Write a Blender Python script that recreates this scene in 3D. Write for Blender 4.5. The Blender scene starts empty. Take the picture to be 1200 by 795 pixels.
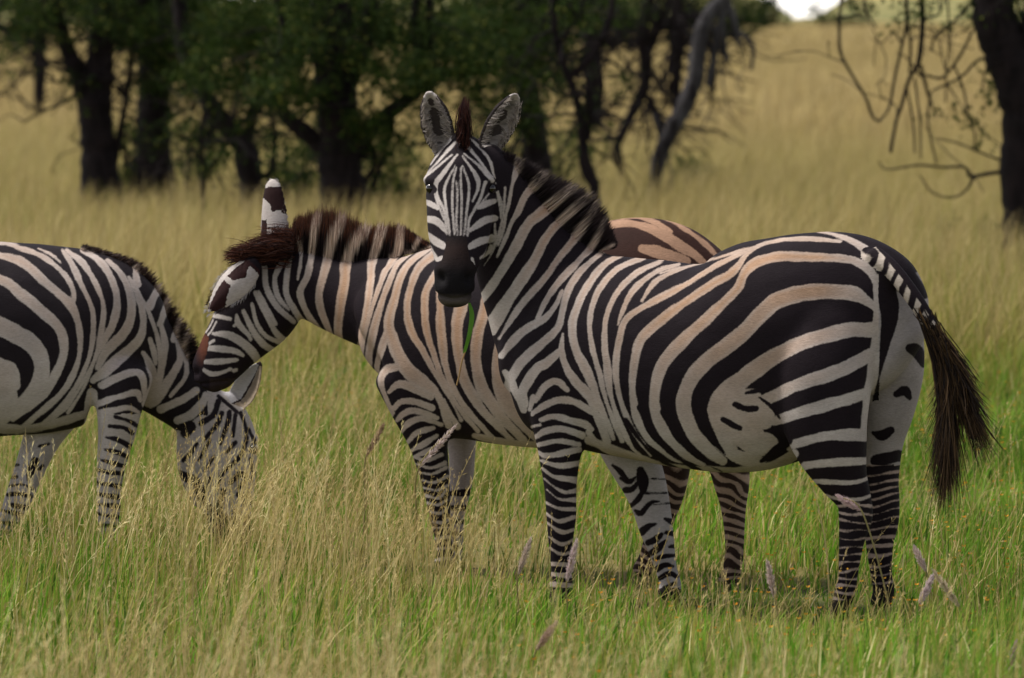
import bpy, bmesh, math, random
import numpy as np
from mathutils import Vector

# ---------------------------------------------------------------- camera, sky, sun
C = bpy.context.scene.collection
scene = bpy.context.scene
CAM_H = 2.1          # eye height of the viewer in metres
FPX = 6667.0         # 200 mm lens on a 36 mm frame, in pixels of a 1200 px wide picture
HORIZON = 16.0
cam_data = bpy.data.cameras.new('camera')
cam = bpy.data.objects.new('camera', cam_data); C.objects.link(cam)
cam.location = (0, 0, CAM_H); cam.rotation_euler = (math.radians(90), 0, 0)
cam_data.lens = FPX/1200*36; cam_data.sensor_width = 36; cam_data.sensor_fit = 'HORIZONTAL'
cam_data.shift_y = -(397.5-HORIZON)/1200
cam_data.clip_start = 0.5; cam_data.clip_end = 6000
cam_data.dof.use_dof = True; cam_data.dof.focus_distance = 20.1; cam_data.dof.aperture_fstop = 5.0
scene.camera = cam

SUN_EL, SUN_AZ = math.radians(62), math.radians(-75)   # azimuth from +Y clockwise: high on the left
world = bpy.data.worlds.new('World'); scene.world = world; world.use_nodes = True
wn = world.node_tree.nodes; wl = world.node_tree.links
bg = wn['Background']
sky = wn.new('ShaderNodeTexSky'); sky.sky_type = 'NISHITA'; sky.sun_disc = False
sky.sun_elevation = SUN_EL; sky.sun_rotation = SUN_AZ; sky.dust_density = 1.2; sky.air_density = 1.0; sky.ozone_density = 1.0
bw = wn.new('ShaderNodeRGBToBW'); wl.new(sky.outputs['Color'], bw.inputs[0])        # thin bright overcast: the blue is mostly whitened
tint = wn.new('ShaderNodeVectorMath'); tint.operation = 'SCALE'; tint.inputs[0].default_value = (1.06, 1.0, .97); wl.new(bw.outputs[0], tint.inputs['Scale'])
smx = wn.new('ShaderNodeMix'); smx.data_type = 'RGBA'; smx.inputs[0].default_value = .72
wl.new(sky.outputs['Color'], smx.inputs[6]); wl.new(tint.outputs[0], smx.inputs[7]); geo = wn.new('ShaderNodeTexCoord'); sep = wn.new('ShaderNodeSeparateXYZ'); wl.new(geo.outputs['Generated'], sep.inputs[0])
hz = wn.new('ShaderNodeMapRange'); hz.inputs['From Min'].default_value = 0; hz.inputs['From Max'].default_value = .10; hz.inputs['To Min'].default_value = 3.2; hz.inputs['To Max'].default_value = 1.0
wl.new(sep.outputs['Z'], hz.inputs['Value'])                                   # pale bright cloud low on the horizon
hm = wn.new('ShaderNodeVectorMath'); hm.operation = 'SCALE'; wl.new(smx.outputs[2], hm.inputs[0]); wl.new(hz.outputs[0], hm.inputs['Scale']); wl.new(hm.outputs[0], bg.inputs['Color']); bg.inputs['Strength'].default_value = 0.135
sd = bpy.data.lights.new('sun', 'SUN'); sd.energy = 3.1; sd.angle = math.radians(10); sd.color = (1.0, 0.95, 0.87)
sun = bpy.data.objects.new('sun', sd); C.objects.link(sun)
sdir = Vector((math.sin(SUN_AZ)*math.cos(SUN_EL), math.cos(SUN_AZ)*math.cos(SUN_EL), math.sin(SUN_EL)))
sun.rotation_euler = sdir.to_track_quat('Z', 'Y').to_euler(); sun.location = sdir*50
vs = scene.view_settings
vs.view_transform = 'Standard'; vs.look = 'None'; vs.gamma = 1.0; vs.use_curve_mapping = False
vs.exposure = 0.86

# ---------------------------------------------------------------- helpers
rng = np.random.default_rng(7)
def V(px, py, D):
    """A point D metres out along the view axis, given in pixels of the reference picture."""
    return np.array([(px-600)*D/FPX, D, CAM_H-(py-HORIZON)*D/FPX])
def tag(o, label=None, cat=None, group=None, kind=None):
    for k, v in (('label', label), ('category', cat), ('group', group), ('kind', kind)):
        if v: o[k] = v
    return o
def empty(name, loc):
    o = bpy.data.objects.new(name, None); C.objects.link(o); o.location = loc; o.empty_display_size = 0.1
    return o
def mesh_obj(name, verts, faces, mat, parent=None, smooth=True):
    """verts in world space; parented objects are expressed relative to the parent's location."""
    me = bpy.data.meshes.new(name)
    v = np.asarray(verts, dtype=np.float64)
    if parent is not None: v = v-np.array(parent.location)
    me.from_pydata(v.tolist(), [], [list(map(int, f)) for f in faces] if not isinstance(faces, np.ndarray) else faces.tolist())
    o = bpy.data.objects.new(name, me); C.objects.link(o)
    if parent is not None: o.parent = parent
    if mat: me.materials.append(mat)
    if smooth: me.polygons.foreach_set('use_smooth', np.ones(len(me.polygons), dtype=bool))
    me.update()
    return o
def set_color(o, cols, name='tint'):
    at = o.data.color_attributes.new(name, 'FLOAT_COLOR', 'POINT')
    c = np.ones((len(cols), 4), dtype=np.float32); c[:, :3] = cols
    at.data.foreach_set('color', c.ravel())
def fast_quads(name, verts, nq_faces, mat, parent=None):
    """Big meshes: verts (N,3), faces (M,4) or (M,3) int array."""
    me = bpy.data.meshes.new(name)
    v = np.asarray(verts, dtype=np.float32)
    if parent is not None: v = v-np.array(parent.location, dtype=np.float32)
    k = nq_faces.shape[1]; m = len(nq_faces)
    me.vertices.add(len(v)); me.vertices.foreach_set('co', v.ravel())
    me.loops.add(m*k); me.loops.foreach_set('vertex_index', nq_faces.ravel().astype(np.int32))
    me.polygons.add(m); me.polygons.foreach_set('loop_start', np.arange(0, m*k, k, dtype=np.int32))
    try: me.polygons.foreach_set('loop_total', np.full(m, k, dtype=np.int32))
    except Exception: pass
    me.polygons.foreach_set('use_smooth', np.ones(m, dtype=bool))
    me.update(calc_edges=True)
    o = bpy.data.objects.new(name, me); C.objects.link(o)
    if parent is not None: o.parent = parent
    if mat: me.materials.append(mat)
    return o
def catmull(P, n):
    P = np.asarray(P, float); k = len(P)
    if k == 2:
        t = np.linspace(0, 1, n+1)[:, None]; return P[0]*(1-t)+P[1]*t
    Q = np.vstack([2*P[0]-P[1], P, 2*P[-1]-P[-2]])
    out = []
    for i in range(k-1):
        p0, p1, p2, p3 = Q[i:i+4]
        for t in np.linspace(0, 1, n, endpoint=False):
            out.append(.5*((2*p1)+(-p0+p2)*t+(2*p0-5*p1+4*p2-p3)*t*t+(-p0+3*p1-3*p2+p3)*t**3))
    out.append(P[-1])
    return np.array(out)
def noise3(p, seed=0, octaves=3):
    """cheap smooth value noise from summed sines; p (N,3)"""
    r = np.random.default_rng(seed); out = np.zeros(len(p)); a = 1.0; tot = 0
    for o in range(octaves):
        for k in range(4):
            d = r.normal(size=3); d /= np.linalg.norm(d)
            out += a*np.sin(p@d*(2**o)*r.uniform(.7, 1.3)+r.uniform(0, 6.28))
        tot += a*2; a *= .55
    return out/tot
# node helper
def mat_new(name):
    m = bpy.data.materials.new(name); m.use_nodes = True
    return m, m.node_tree.nodes, m.node_tree.links, m.node_tree.nodes['Principled BSDF']
def attr(n, name):
    a = n.new('ShaderNodeAttribute'); a.attribute_name = name; return a

# ---------------------------------------------------------------- materials
def coat_material():
    m, n, l, b = mat_new('zebra_coat')
    sdn = attr(n, 'stripe'); light = attr(n, 'light'); dark = attr(n, 'dark')
    tc = n.new('ShaderNodeTexCoord')
    nz = n.new('ShaderNodeTexNoise'); nz.inputs['Scale'].default_value = 130; nz.inputs['Detail'].default_value = 4; nz.inputs['Roughness'].default_value = .65
    l.new(tc.outputs['Object'], nz.inputs['Vector'])
    s1 = n.new('ShaderNodeMath'); s1.operation = 'SUBTRACT'; l.new(nz.outputs['Fac'], s1.inputs[0]); s1.inputs[1].default_value = .5
    s2 = n.new('ShaderNodeMath'); s2.operation = 'MULTIPLY_ADD'; l.new(s1.outputs[0], s2.inputs[0]); s2.inputs[1].default_value = 2.6
    l.new(sdn.outputs['Fac'], s2.inputs[2])
    mr = n.new('ShaderNodeMapRange'); mr.interpolation_type = 'SMOOTHSTEP'
    mr.inputs['From Min'].default_value = -1.0; mr.inputs['From Max'].default_value = 1.0
    l.new(s2.outputs[0], mr.inputs['Value'])
    # fine mottling of the hair
    mp = n.new('ShaderNodeMapping'); mp.inputs['Scale'].default_value = (70, 70, 230); l.new(tc.outputs['Object'], mp.inputs['Vector'])
    n2 = n.new('ShaderNodeTexNoise'); n2.inputs['Scale'].default_value = 1.0; n2.inputs['Detail'].default_value = 6; n2.inputs['Roughness'].default_value = .7
    l.new(mp.outputs['Vector'], n2.inputs['Vector'])
    n3 = n.new('ShaderNodeTexNoise'); n3.inputs['Scale'].default_value = 9; n3.inputs['Detail'].default_value = 5; l.new(tc.outputs['Object'], n3.inputs['Vector'])
    r2 = n.new('ShaderNodeMapRange'); r2.inputs['From Min'].default_value = .25; r2.inputs['From Max'].default_value = .75; r2.inputs['To Min'].default_value = .72; r2.inputs['To Max'].default_value = 1.15
    l.new(n2.outputs['Fac'], r2.inputs['Value'])
    r3 = n.new('ShaderNodeMapRange'); r3.inputs['From Min'].default_value = .3; r3.inputs['From Max'].default_value = .7; r3.inputs['To Min'].default_value = .84; r3.inputs['To Max'].default_value = 1.1
    l.new(n3.outputs['Fac'], r3.inputs['Value'])
    mul = n.new('ShaderNodeMath'); mul.operation = 'MULTIPLY'; l.new(r2.outputs[0], mul.inputs[0]); l.new(r3.outputs[0], mul.inputs[1])
    mx = n.new('ShaderNodeMix'); mx.data_type = 'RGBA'
    l.new(mr.outputs[0], mx.inputs[0]); l.new(dark.outputs['Color'], mx.inputs[6]); l.new(light.outputs['Color'], mx.inputs[7])
    vm = n.new('ShaderNodeVectorMath'); vm.operation = 'SCALE'; l.new(mx.outputs[2], vm.inputs[0]); l.new(mul.outputs[0], vm.inputs['Scale'])
    l.new(vm.outputs[0], b.inputs['Base Color'])
    b.inputs['Roughness'].default_value = .75; b.inputs['Specular IOR Level'].default_value = .07
    b.inputs['Sheen Weight'].default_value = .0; b.inputs['Sheen Roughness'].default_value = .5
    bp = n.new('ShaderNodeBump'); bp.inputs['Strength'].default_value = .35; bp.inputs['Distance'].default_value = .006
    l.new(n2.outputs['Fac'], bp.inputs['Height'])
    bp2 = n.new('ShaderNodeBump'); bp2.inputs['Strength'].default_value = .25; bp2.inputs['Distance'].default_value = .02
    l.new(n3.outputs['Fac'], bp2.inputs['Height']); l.new(bp.outputs[0], bp2.inputs['Normal']); l.new(bp2.outputs[0], b.inputs['Normal'])
    return m
def tinted(name, rough=.7, spec=.2, transl=0.0, attrname='tint', sheen=0):
    m, n, l, b = mat_new(name)
    a = attr(n, attrname); l.new(a.outputs['Color'], b.inputs['Base Color'])
    b.inputs['Roughness'].default_value = rough; b.inputs['Specular IOR Level'].default_value = spec
    if transl:
        t = n.new('ShaderNodeBsdfTranslucent'); l.new(a.outputs['Color'], t.inputs['Color'])
        mx = n.new('ShaderNodeMixShader'); mx.inputs[0].default_value = transl
        l.new(b.outputs[0], mx.inputs[1]); l.new(t.outputs[0], mx.inputs[2])
        l.new(mx.outputs[0], n['Material Output'].inputs['Surface'])
    return m
def bark_material(name, c1, c2, scale=18):
    m, n, l, b = mat_new(name)
    tc = n.new('ShaderNodeTexCoord'); mp = n.new('ShaderNodeMapping'); mp.inputs['Scale'].default_value = (1, 1, .25)
    l.new(tc.outputs['Object'], mp.inputs['Vector'])
    nz = n.new('ShaderNodeTexNoise'); nz.inputs['Scale'].default_value = scale; nz.inputs['Detail'].default_value = 8; nz.inputs['Roughness'].default_value = .7
    l.new(mp.outputs[0], nz.inputs['Vector'])
    cr = n.new('ShaderNodeValToRGB'); cr.color_ramp.elements[0].position = .38; cr.color_ramp.elements[1].position = .68
    cr.color_ramp.elements[0].color = (*c1, 1); cr.color_ramp.elements[1].color = (*c2, 1)
    l.new(nz.outputs['Fac'], cr.inputs['Fac']); l.new(cr.outputs['Color'], b.inputs['Base Color'])
    b.inputs['Roughness'].default_value = .9; b.inputs['Specular IOR Level'].default_value = .15
    bp = n.new('ShaderNodeBump'); bp.inputs['Strength'].default_value = .8; bp.inputs['Distance'].default_value = .03
    l.new(nz.outputs['Fac'], bp.inputs['Height']); l.new(bp.outputs[0], b.inputs['Normal'])
    return m
M_COAT = coat_material()
M_HAIR = tinted('mane_hair', .6, .15, .3)
M_GRASS = tinted('grass_blade', .6, .15, .35)
M_LEAF = tinted('acacia_leaf', .75, .08, .3)
M_SEED = tinted('seed_fluff', .8, .1, .3)
M_BARK = bark_material('dark_bark', (.0035, .0025, .003), (.017, .0115, .012))
M_BARK_GREY = bark_material('lichen_bark', (.006, .004, .005), (.075, .072, .075), 7)
m, n, l, b = mat_new('eye_gloss'); b.inputs['Base Color'].default_value = (.006, .004, .004, 1); b.inputs['Roughness'].default_value = .08; M_EYE = m

# ground sheet
m, n, l, b = mat_new('ground_soil')
tc = n.new('ShaderNodeTexCoord')
g1 = n.new('ShaderNodeTexNoise'); g1.inputs['Scale'].default_value = .6; g1.inputs['Detail'].default_value = 8; l.new(tc.outputs['Object'], g1.inputs['Vector'])
g2 = n.new('ShaderNodeTexNoise'); g2.inputs['Scale'].default_value = 14; g2.inputs['Detail'].default_value = 6; l.new(tc.outputs['Object'], g2.inputs['Vector'])
ad = n.new('ShaderNodeMath'); ad.operation = 'MULTIPLY_ADD'; ad.inputs[1].default_value = .5; l.new(g2.outputs['Fac'], ad.inputs[0]); l.new(g1.outputs['Fac'], ad.inputs[2])
cr = n.new('ShaderNodeValToRGB'); cr.color_ramp.elements[0].position = .55; cr.color_ramp.elements[1].position = .95
cr.color_ramp.elements[0].color = (.035, .05, .012, 1); cr.color_ramp.elements[1].color = (.17, .13, .045, 1)
l.new(ad.outputs[0], cr.inputs['Fac']); l.new(cr.outputs[0], b.inputs['Base Color']); b.inputs['Roughness'].default_value = .95
b.inputs['Specular IOR Level'].default_value = .1
M_GROUND = m
def ground_z(x, y):
    return .03*np.sin(x*.7+1.3)*np.sin(y*.35)+.02*np.sin(x*1.9+y*1.1)
xs = np.concatenate([np.linspace(-1500, -40, 12), np.linspace(-30, 30, 90), np.linspace(40, 1500, 12)])
ys = np.concatenate([np.linspace(-200, 0, 6), np.linspace(5, 130, 160), np.linspace(150, 3000, 20)])
gx, gy = np.meshgrid(xs, ys)
fade = np.clip((140-gy)/60, 0, 1)*np.clip((45-np.abs(gx))/15, 0, 1)
gz = ground_z(gx, gy)*fade
gv = np.stack([gx, gy, gz], -1).reshape(-1, 3)
ii = np.arange(len(ys)*len(xs)).reshape(len(ys), len(xs))
gf = np.stack([ii[:-1, :-1], ii[:-1, 1:], ii[1:, 1:], ii[1:, :-1]], -1).reshape(-1, 4)
tag(fast_quads('ground', gv, gf, M_GROUND), kind='structure')

# low grassy rise on the horizon, with a dip where the sky shows
n_, k = 160, 14
ang = np.linspace(-.35, .35, n_); dist = np.linspace(900, 1500, k)
A_, D_ = np.meshgrid(ang, dist); pxs = 600+A_*FPX
prof = 7.2+1.0*np.sin(A_*31)+.7*np.sin(A_*77+1)-7.4*np.exp(-((pxs-942)/34)**2)
hz_ = prof*np.sin(np.clip((D_-900)/420, 0, 1)*np.pi/2)**1.5*np.clip((1500-D_)/60, 0, 1)**.3-.4
hv = np.stack([A_*D_, D_, hz_], -1).reshape(-1, 3); ii = np.arange(n_*k).reshape(k, n_)
m, n, l, b = mat_new('far_grassland')
tc = n.new('ShaderNodeTexCoord'); g1 = n.new('ShaderNodeTexNoise'); g1.inputs['Scale'].default_value = .05; g1.inputs['Detail'].default_value = 9; l.new(tc.outputs['Object'], g1.inputs['Vector'])
cr = n.new('ShaderNodeValToRGB'); cr.color_ramp.elements[0].position = .4; cr.color_ramp.elements[1].position = .62
cr.color_ramp.elements[0].color = (.07, .085, .03, 1); cr.color_ramp.elements[1].color = (.26, .22, .09, 1)
l.new(g1.outputs['Fac'], cr.inputs['Fac']); l.new(cr.outputs[0], b.inputs['Base Color']); b.inputs['Roughness'].default_value = .95; b.inputs['Specular IOR Level'].default_value = .05
tag(fast_quads('hills', hv, np.stack([ii[:-1, :-1], ii[:-1, 1:], ii[1:, 1:], ii[1:, :-1]], -1).reshape(-1, 4), m), kind='structure')
# ---------------------------------------------------------------- zebra builder
def ring_chain(pts, D0, n=5):
    """pts: (px, py, depth offset m, r px, lateral r m or None) -> dense centres, radii in metres"""
    P = np.array([(a, b, c, r, (rl if rl else -1)) for (a, b, c, r, rl) in pts], float)
    for q in P:
        if q[4] < 0: q[4] = q[3]*(D0+q[2])/FPX
    S = catmull(P, n)
    cen = np.array([V(s[0], s[1], D0+s[2]) for s in S])
    ru = np.maximum(S[:, 3]*(D0+S[:, 2])/FPX, .006); rl = np.maximum(S[:, 4], .006)
    return cen, ru, rl
def loft(cen, ru, rl, seg=28, ref=np.array([0, 1.0, 0]), pw=1.0):
    T = np.gradient(cen, axis=0); T /= np.linalg.norm(T, axis=1)[:, None]
    rings = []
    def frame(t):
        L = ref-np.dot(ref, t)*t; L /= np.linalg.norm(L); return L, np.cross(t, L)
    L0 = [frame(t) for t in T]
    # rounded ends
    items = []
    e0 = min(ru[0], rl[0])*.6; e1 = min(ru[-1], rl[-1])*.6
    for a in (80, 60, 40, 20):
        s = math.sin(math.radians(a)); c = math.cos(math.radians(a))
        items.append((cen[0]-T[0]*e0*s, ru[0]*c, rl[0]*c, L0[0]))
    for i in range(len(cen)): items.append((cen[i], ru[i], rl[i], L0[i]))
    for a in (20, 40, 60, 80):
        s = math.sin(math.radians(a)); c = math.cos(math.radians(a))
        items.append((cen[-1]+T[-1]*e1*s, ru[-1]*c, rl[-1]*c, L0[-1]))
    th = np.linspace(0, 2*np.pi, seg, endpoint=False)
    cs, sn = np.cos(th), np.sin(th)
    cs = np.sign(cs)*np.abs(cs)**pw; sn = np.sign(sn)*np.abs(sn)**pw
    V_ = []; F_ = []
    for (c, a, b_, (L, U)) in items:
        V_.append(c+np.outer(sn*a, U)+np.outer(cs*b_, L))
    V_ = np.vstack(V_); k = len(items)
    for i in range(k-1):
        for j in range(seg):
            F_.append((i*seg+j, i*seg+(j+1) % seg, (i+1)*seg+(j+1) % seg, (i+1)*seg+j))
    F_.append(tuple(range(seg-1, -1, -1))); F_.append(tuple((k-1)*seg+j for j in range(seg)))
    return V_, F_
def ear_shell(base, tip, face, hw, cup, prof, thick=.011, nu=13, nt=18):
    """a cupped ear; face = direction the hollow looks"""
    base, tip, face = map(np.asarray, (base, tip, face)); ax = tip-base; Ln = np.linalg.norm(ax); ax = ax/Ln
    fw = face-np.dot(face, ax)*ax; fw /= np.linalg.norm(fw); side = np.cross(ax, fw)
    V1 = []; V2 = []
    for t in np.linspace(0, 1, nt):
        w = hw*np.interp(t, *prof)
        for u in np.linspace(-1, 1, nu):
            p = base+ax*Ln*t+side*w*u-fw*cup*(1-u*u)*min(1, w/hw)-fw*.15*cup
            V1.append(p+fw*thick*.5); V2.append(p-fw*thick*.5)
    A = np.arange(nt*nu).reshape(nt, nu); B = A+nt*nu; F = []
    for i in range(nt-1):
        for j in range(nu-1):
            F.append((A[i, j], A[i, j+1], A[i+1, j+1], A[i+1, j])); F.append((B[i, j], B[i+1, j], B[i+1, j+1], B[i, j+1]))
    for i in range(nt-1):
        F.append((A[i, 0], A[i+1, 0], B[i+1, 0], B[i, 0])); F.append((A[i, -1], B[i, -1], B[i+1, -1], A[i+1, -1]))
    for j in range(nu-1):
        F.append((A[0, j], B[0, j], B[0, j+1], A[0, j+1])); F.append((A[-1, j], A[-1, j+1], B[-1, j+1], B[-1, j]))
    return np.vstack([V1, V2]), F, dict(base=base, ax=ax, L=Ln, fw=fw, side=side, hw=hw, prof=prof, cup=cup)
EAR_PROF = ([0, .12, .3, .5, .7, .85, .95, 1], [.5, .68, .92, 1.0, .88, .62, .36, .12])

def parse(txt):
    out = []
    for line in txt.strip().splitlines():
        line = line.split('#')[0].strip()
        if not line: continue
        k = 'w'
        if line[0] in 'wb' and line[1] == ' ': k, line = line[0], line[2:]
        pts = np.array([[float(x) for x in p.split(',')] for p in line.split()])
        out.append((k, pts))
    return out
def capsule_sd(q, pts, smooth=5):
    """distance in px (positive inside) from points q (N,2) to a stroke with varying full width"""
    P = catmull(pts, smooth) if len(pts) > 2 else pts
    best = np.full(len(q), -1e9)
    lo = P[:, :2].min(0)-14-P[:, 2].max(); hi = P[:, :2].max(0)+14+P[:, 2].max()
    idx = np.where(((q > lo) & (q < hi)).all(1))[0]
    if not len(idx): return best
    s = q[idx]; bb = best[idx]
    if len(P) == 1: return best
    for a, b_ in zip(P[:-1], P[1:]):
        d = b_[:2]-a[:2]; dd = max(d@d, 1e-6)
        t = np.clip(((s-a[:2])@d)/dd, 0, 1)
        w = a[2]+(b_[2]-a[2])*t
        dist = np.hypot(s[:, 0]-a[0]-t*d[0], s[:, 1]-a[1]-t*d[1])
        bb = np.maximum(bb, w*.5-dist)
    best[idx] = bb
    return best
def stroke_field(q, strokes, base=-1):
    f = np.full(len(q), float(base)*8)
    for k, pts in strokes:
        s = capsule_sd(q, pts)
        f = np.maximum(f, s) if k == 'w' else np.minimum(f, -s)
    return np.clip(f, -8, 8)
def to_px(p):
    return np.stack([600+p[:, 0]*FPX/p[:, 1], HORIZON+(CAM_H-p[:, 2])*FPX/p[:, 1]], 1)
def bands(q, y0, period, duty, tilt=0.0, wob=.0, seed=0, x0=0):
    """leg hoops: alternating along the height of the leg"""
    ph = (q[:, 1]-y0+tilt*(q[:, 0]-x0)+wob*noise3(np.c_[q/14, np.zeros(len(q))], seed))/period
    tri = 2*np.abs(ph-np.floor(ph+.5))          # 0..1
    return (tri-(1-duty))*period*.5

def remesh_union(shells, voxel):
    vs_, fs_, off = [], [], 0
    for v, f in shells:
        vs_.append(v); fs_ += [tuple(int(i)+off for i in t) for t in f]; off += len(v)
    v = np.vstack(vs_)
    me = bpy.data.meshes.new('tmp'); me.from_pydata(v.tolist(), [], fs_)
    bm = bmesh.new(); bm.from_mesh(me); bmesh.ops.recalc_face_normals(bm, faces=bm.faces); bm.to_mesh(me); bm.free()
    o = bpy.data.objects.new('tmp', me); C.objects.link(o)
    md = o.modifiers.new('r', 'REMESH'); md.mode = 'VOXEL'; md.voxel_size = voxel
    dg = bpy.context.evaluated_depsgraph_get(); dg.update()
    new = bpy.data.meshes.new_from_object(o.evaluated_get(dg))
    bpy.data.objects.remove(o); bpy.data.meshes.remove(me)
    return new
def lap_smooth(co, edges, it, w):
    n_ = len(co); a, b_ = edges[:, 0], edges[:, 1]
    deg = np.bincount(a, minlength=n_)+np.bincount(b_, minlength=n_); deg = np.maximum(deg, 1)
    for _ in range(it):
        s = np.stack([np.bincount(a, co[b_, k], n_)+np.bincount(b_, co[a, k], n_) for k in range(3)], 1)
        co = co+(s/deg[:, None]-co)*w[:, None]
    return co
def chain_dist(co, cen, ru, rl):
    r = np.minimum(ru, rl)
    best = np.full(len(co), 1e9); arg = np.zeros(len(co), int)
    for i in range(0, len(cen)):
        d = np.linalg.norm(co-cen[i], axis=1)/(.5*(ru[i]+rl[i]))
        mks = d < best; best[mks] = d[mks]; arg[mks] = i
    return best, arg/max(len(cen)-1, 1)

WHITE = np.array([.385, .345, .325]); TAN = np.array([.325, .205, .132]); BLACK = np.array([.011, .0075, .010])
def build_zebra(label, group, D0, base_px, chains, ears, paint, voxel=.0055, iters=14):
    root = empty('zebra', V(base_px[0], HORIZON+CAM_H*FPX/(D0+base_px[1]), D0+base_px[1]))
    tag(root, label, 'zebra', group)
    shells = []; dense = {}
    for name, pts in chains.items():
        cen, ru, rl = ring_chain(pts, D0)
        dense[name] = (cen, ru, rl); v, f = loft(cen, ru, rl, pw=.92 if name == 'torso' else 1.0); shells.append((v, f))
    einfo = []
    for e in ears:
        v, f, inf = ear_shell(V(*e['base'][:2], D0+e['base'][2]), V(*e['tip'][:2], D0+e['tip'][2]), e['face'], e['hw']*D0/FPX, e['cup'], e.get('prof', EAR_PROF))
        shells.append((v, f)); inf['b0'] = V(*e['base'][:2], D0+e['base'][2]); einfo.append(inf)
    me = remesh_union(shells, voxel)
    me.name = 'body'
    nv = len(me.vertices); co = np.empty(nv*3); me.vertices.foreach_get('co', co); co = co.reshape(-1, 3)
    ed = np.empty(len(me.edges)*2, dtype=np.int64); me.edges.foreach_get('vertices', ed); ed = ed.reshape(-1, 2)
    # ear membership
    ear_id = np.full(nv, -1); ear_t = np.zeros(nv); ear_u = np.zeros(nv); ear_in = np.zeros(nv)
    for k, e in enumerate(einfo):
        r = co-e['b0']
        t = r@e['ax']/e['L']; u = r@e['side']; w = r@e['fw']
        wid = np.interp(t, *e['prof'])*e['hw']
        mks = (t > .1) & (t < 1.06) & (np.abs(u) < wid+.012) & (w > -e['cup']*1.6-.03) & (w < .03)
        ear_id[mks] = k; ear_t[mks] = t[mks]; ear_u[mks] = (u/np.maximum(wid, .004))[mks]
        uu = np.clip(ear_u, -1, 1)
        mid = -e['cup']*(1-uu**2)*np.minimum(1, np.interp(t, *e['prof']))-.15*e['cup']
        ear_in[mks] = (w-mid)[mks]
    w = np.where(ear_id >= 0, .12, .5)
    co = lap_smooth(co, ed, iters, w)
    # which chain carries each vertex
    names = list(dense); dist = np.empty((len(names), nv)); tt = np.empty((len(names), nv))
    for i, nm in enumerate(names): dist[i], tt[i] = chain_dist(co, *dense[nm])
    own = dist.argmin(0)
    blend = np.zeros(nv)                                # soften the places where limbs and neck grow out of the trunk
    for i, nm in enumerate(names):
        mk = own == i
        blend[mk] = .5 if nm in ('torso', 'neck') else (np.clip((.36-tt[i, mk])/.12, 0, 1)*.5 if 'leg' in nm else 0)
    blend[ear_id >= 0] = 0
    co = lap_smooth(co, ed, 45, blend)
    q = to_px(co)
    info = dict(co=co, q=q, own=own, names=names, t=tt[own, np.arange(nv)], dist=dist, ear_id=ear_id, ear_t=ear_t, ear_u=ear_u, ear_in=ear_in, tt=tt)
    f, light, dark, disp = paint(info)
    wob = np.where((ear_id >= 0) | (own == names.index('head')), .35, 1.0)
    f = f+wob*(.75*noise3(co*26, 71, 2)+.55*noise3(co*75, 72, 2))*np.clip(1.5-np.abs(f)/6, 0, 1)      # hair-edged, slightly wandering stripe borders
    if disp is not None:
        me.vertices.foreach_set('co', co.ravel()); me.update()
        nr = np.empty(nv*3); me.vertices.foreach_get('normal', nr); co = co+nr.reshape(-1, 3)*disp[:, None]
    co = co-np.array(root.location)
    me.vertices.foreach_set('co', co.ravel().astype(np.float32))
    me.polygons.foreach_set('use_smooth', np.ones(len(me.polygons), dtype=bool))
    at = me.attributes.new('stripe', 'FLOAT', 'POINT'); at.data.foreach_set('value', f.astype(np.float32))
    for nm, c in (('light', light), ('dark', dark)):
        at = me.color_attributes.new(nm, 'FLOAT_COLOR', 'POINT'); cc = np.ones((nv, 4), np.float32); cc[:, :3] = np.clip(c, 0, 1); at.data.foreach_set('color', cc.ravel())
    me.materials.clear(); me.materials.append(M_COAT); me.update()
    o = bpy.data.objects.new('body', me); C.objects.link(o); o.parent = root
    return root
def hair_strands(name, roots, mids, tips, cols_fn, parent, width=.0028, mat=None):
    """flat tapering hairs through three points each"""
    roots, mids, tips = map(np.asarray, (roots, mids, tips)); n_ = len(roots)
    ts = np.array([0, .3, .6, .85, 1.0]); wd = np.array([1, 1, .85, .55, .12])
    side = rng.normal(size=(n_, 3)); dv = tips-roots; side -= dv*(np.sum(side*dv, 1)/np.maximum(np.sum(dv*dv, 1), 1e-9))[:, None]
    side /= np.linalg.norm(side, axis=1)[:, None]
    ww = width*rng.uniform(.6, 1.3, n_)
    P = []
    for t, w_ in zip(ts, wd):
        p = roots*((1-t)**2)[..., None] if False else roots*(1-t)**2+mids*2*t*(1-t)+tips*t*t
        P.append(p-side*(ww*w_*.5)[:, None]); P.append(p+side*(ww*w_*.5)[:, None])
    P = np.stack(P, 1)                                  # n, 10, 3
    k = len(ts); base = (np.arange(n_)*2*k)[:, None, None]
    loc = np.array([[2*i, 2*i+1, 2*i+3, 2*i+2] for i in range(k-1)])[None]
    F = (base+loc).reshape(-1, 4)
    verts = P.reshape(-1, 3)
    o = fast_quads(name, verts, F, mat or M_HAIR, parent)
    tcol = np.tile(np.repeat(ts, 2), n_); hid = np.repeat(np.arange(n_), 2*k)
    set_color(o, np.clip(cols_fn(verts, tcol, hid), 0, 1))
    return o
def eye(px, py, D, r, parent):
    bm = bmesh.new(); bmesh.ops.create_uvsphere(bm, u_segments=20, v_segments=12, radius=r)
    me = bpy.data.meshes.new('eye'); bm.to_mesh(me); bm.free()
    me.polygons.foreach_set('use_smooth', np.ones(len(me.polygons), dtype=bool)); me.materials.append(M_EYE)
    o = bpy.data.objects.new('eye', me); C.objects.link(o); o.parent = parent
    o.location = Vector(V(px, py, D))-parent.location
    return o
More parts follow.
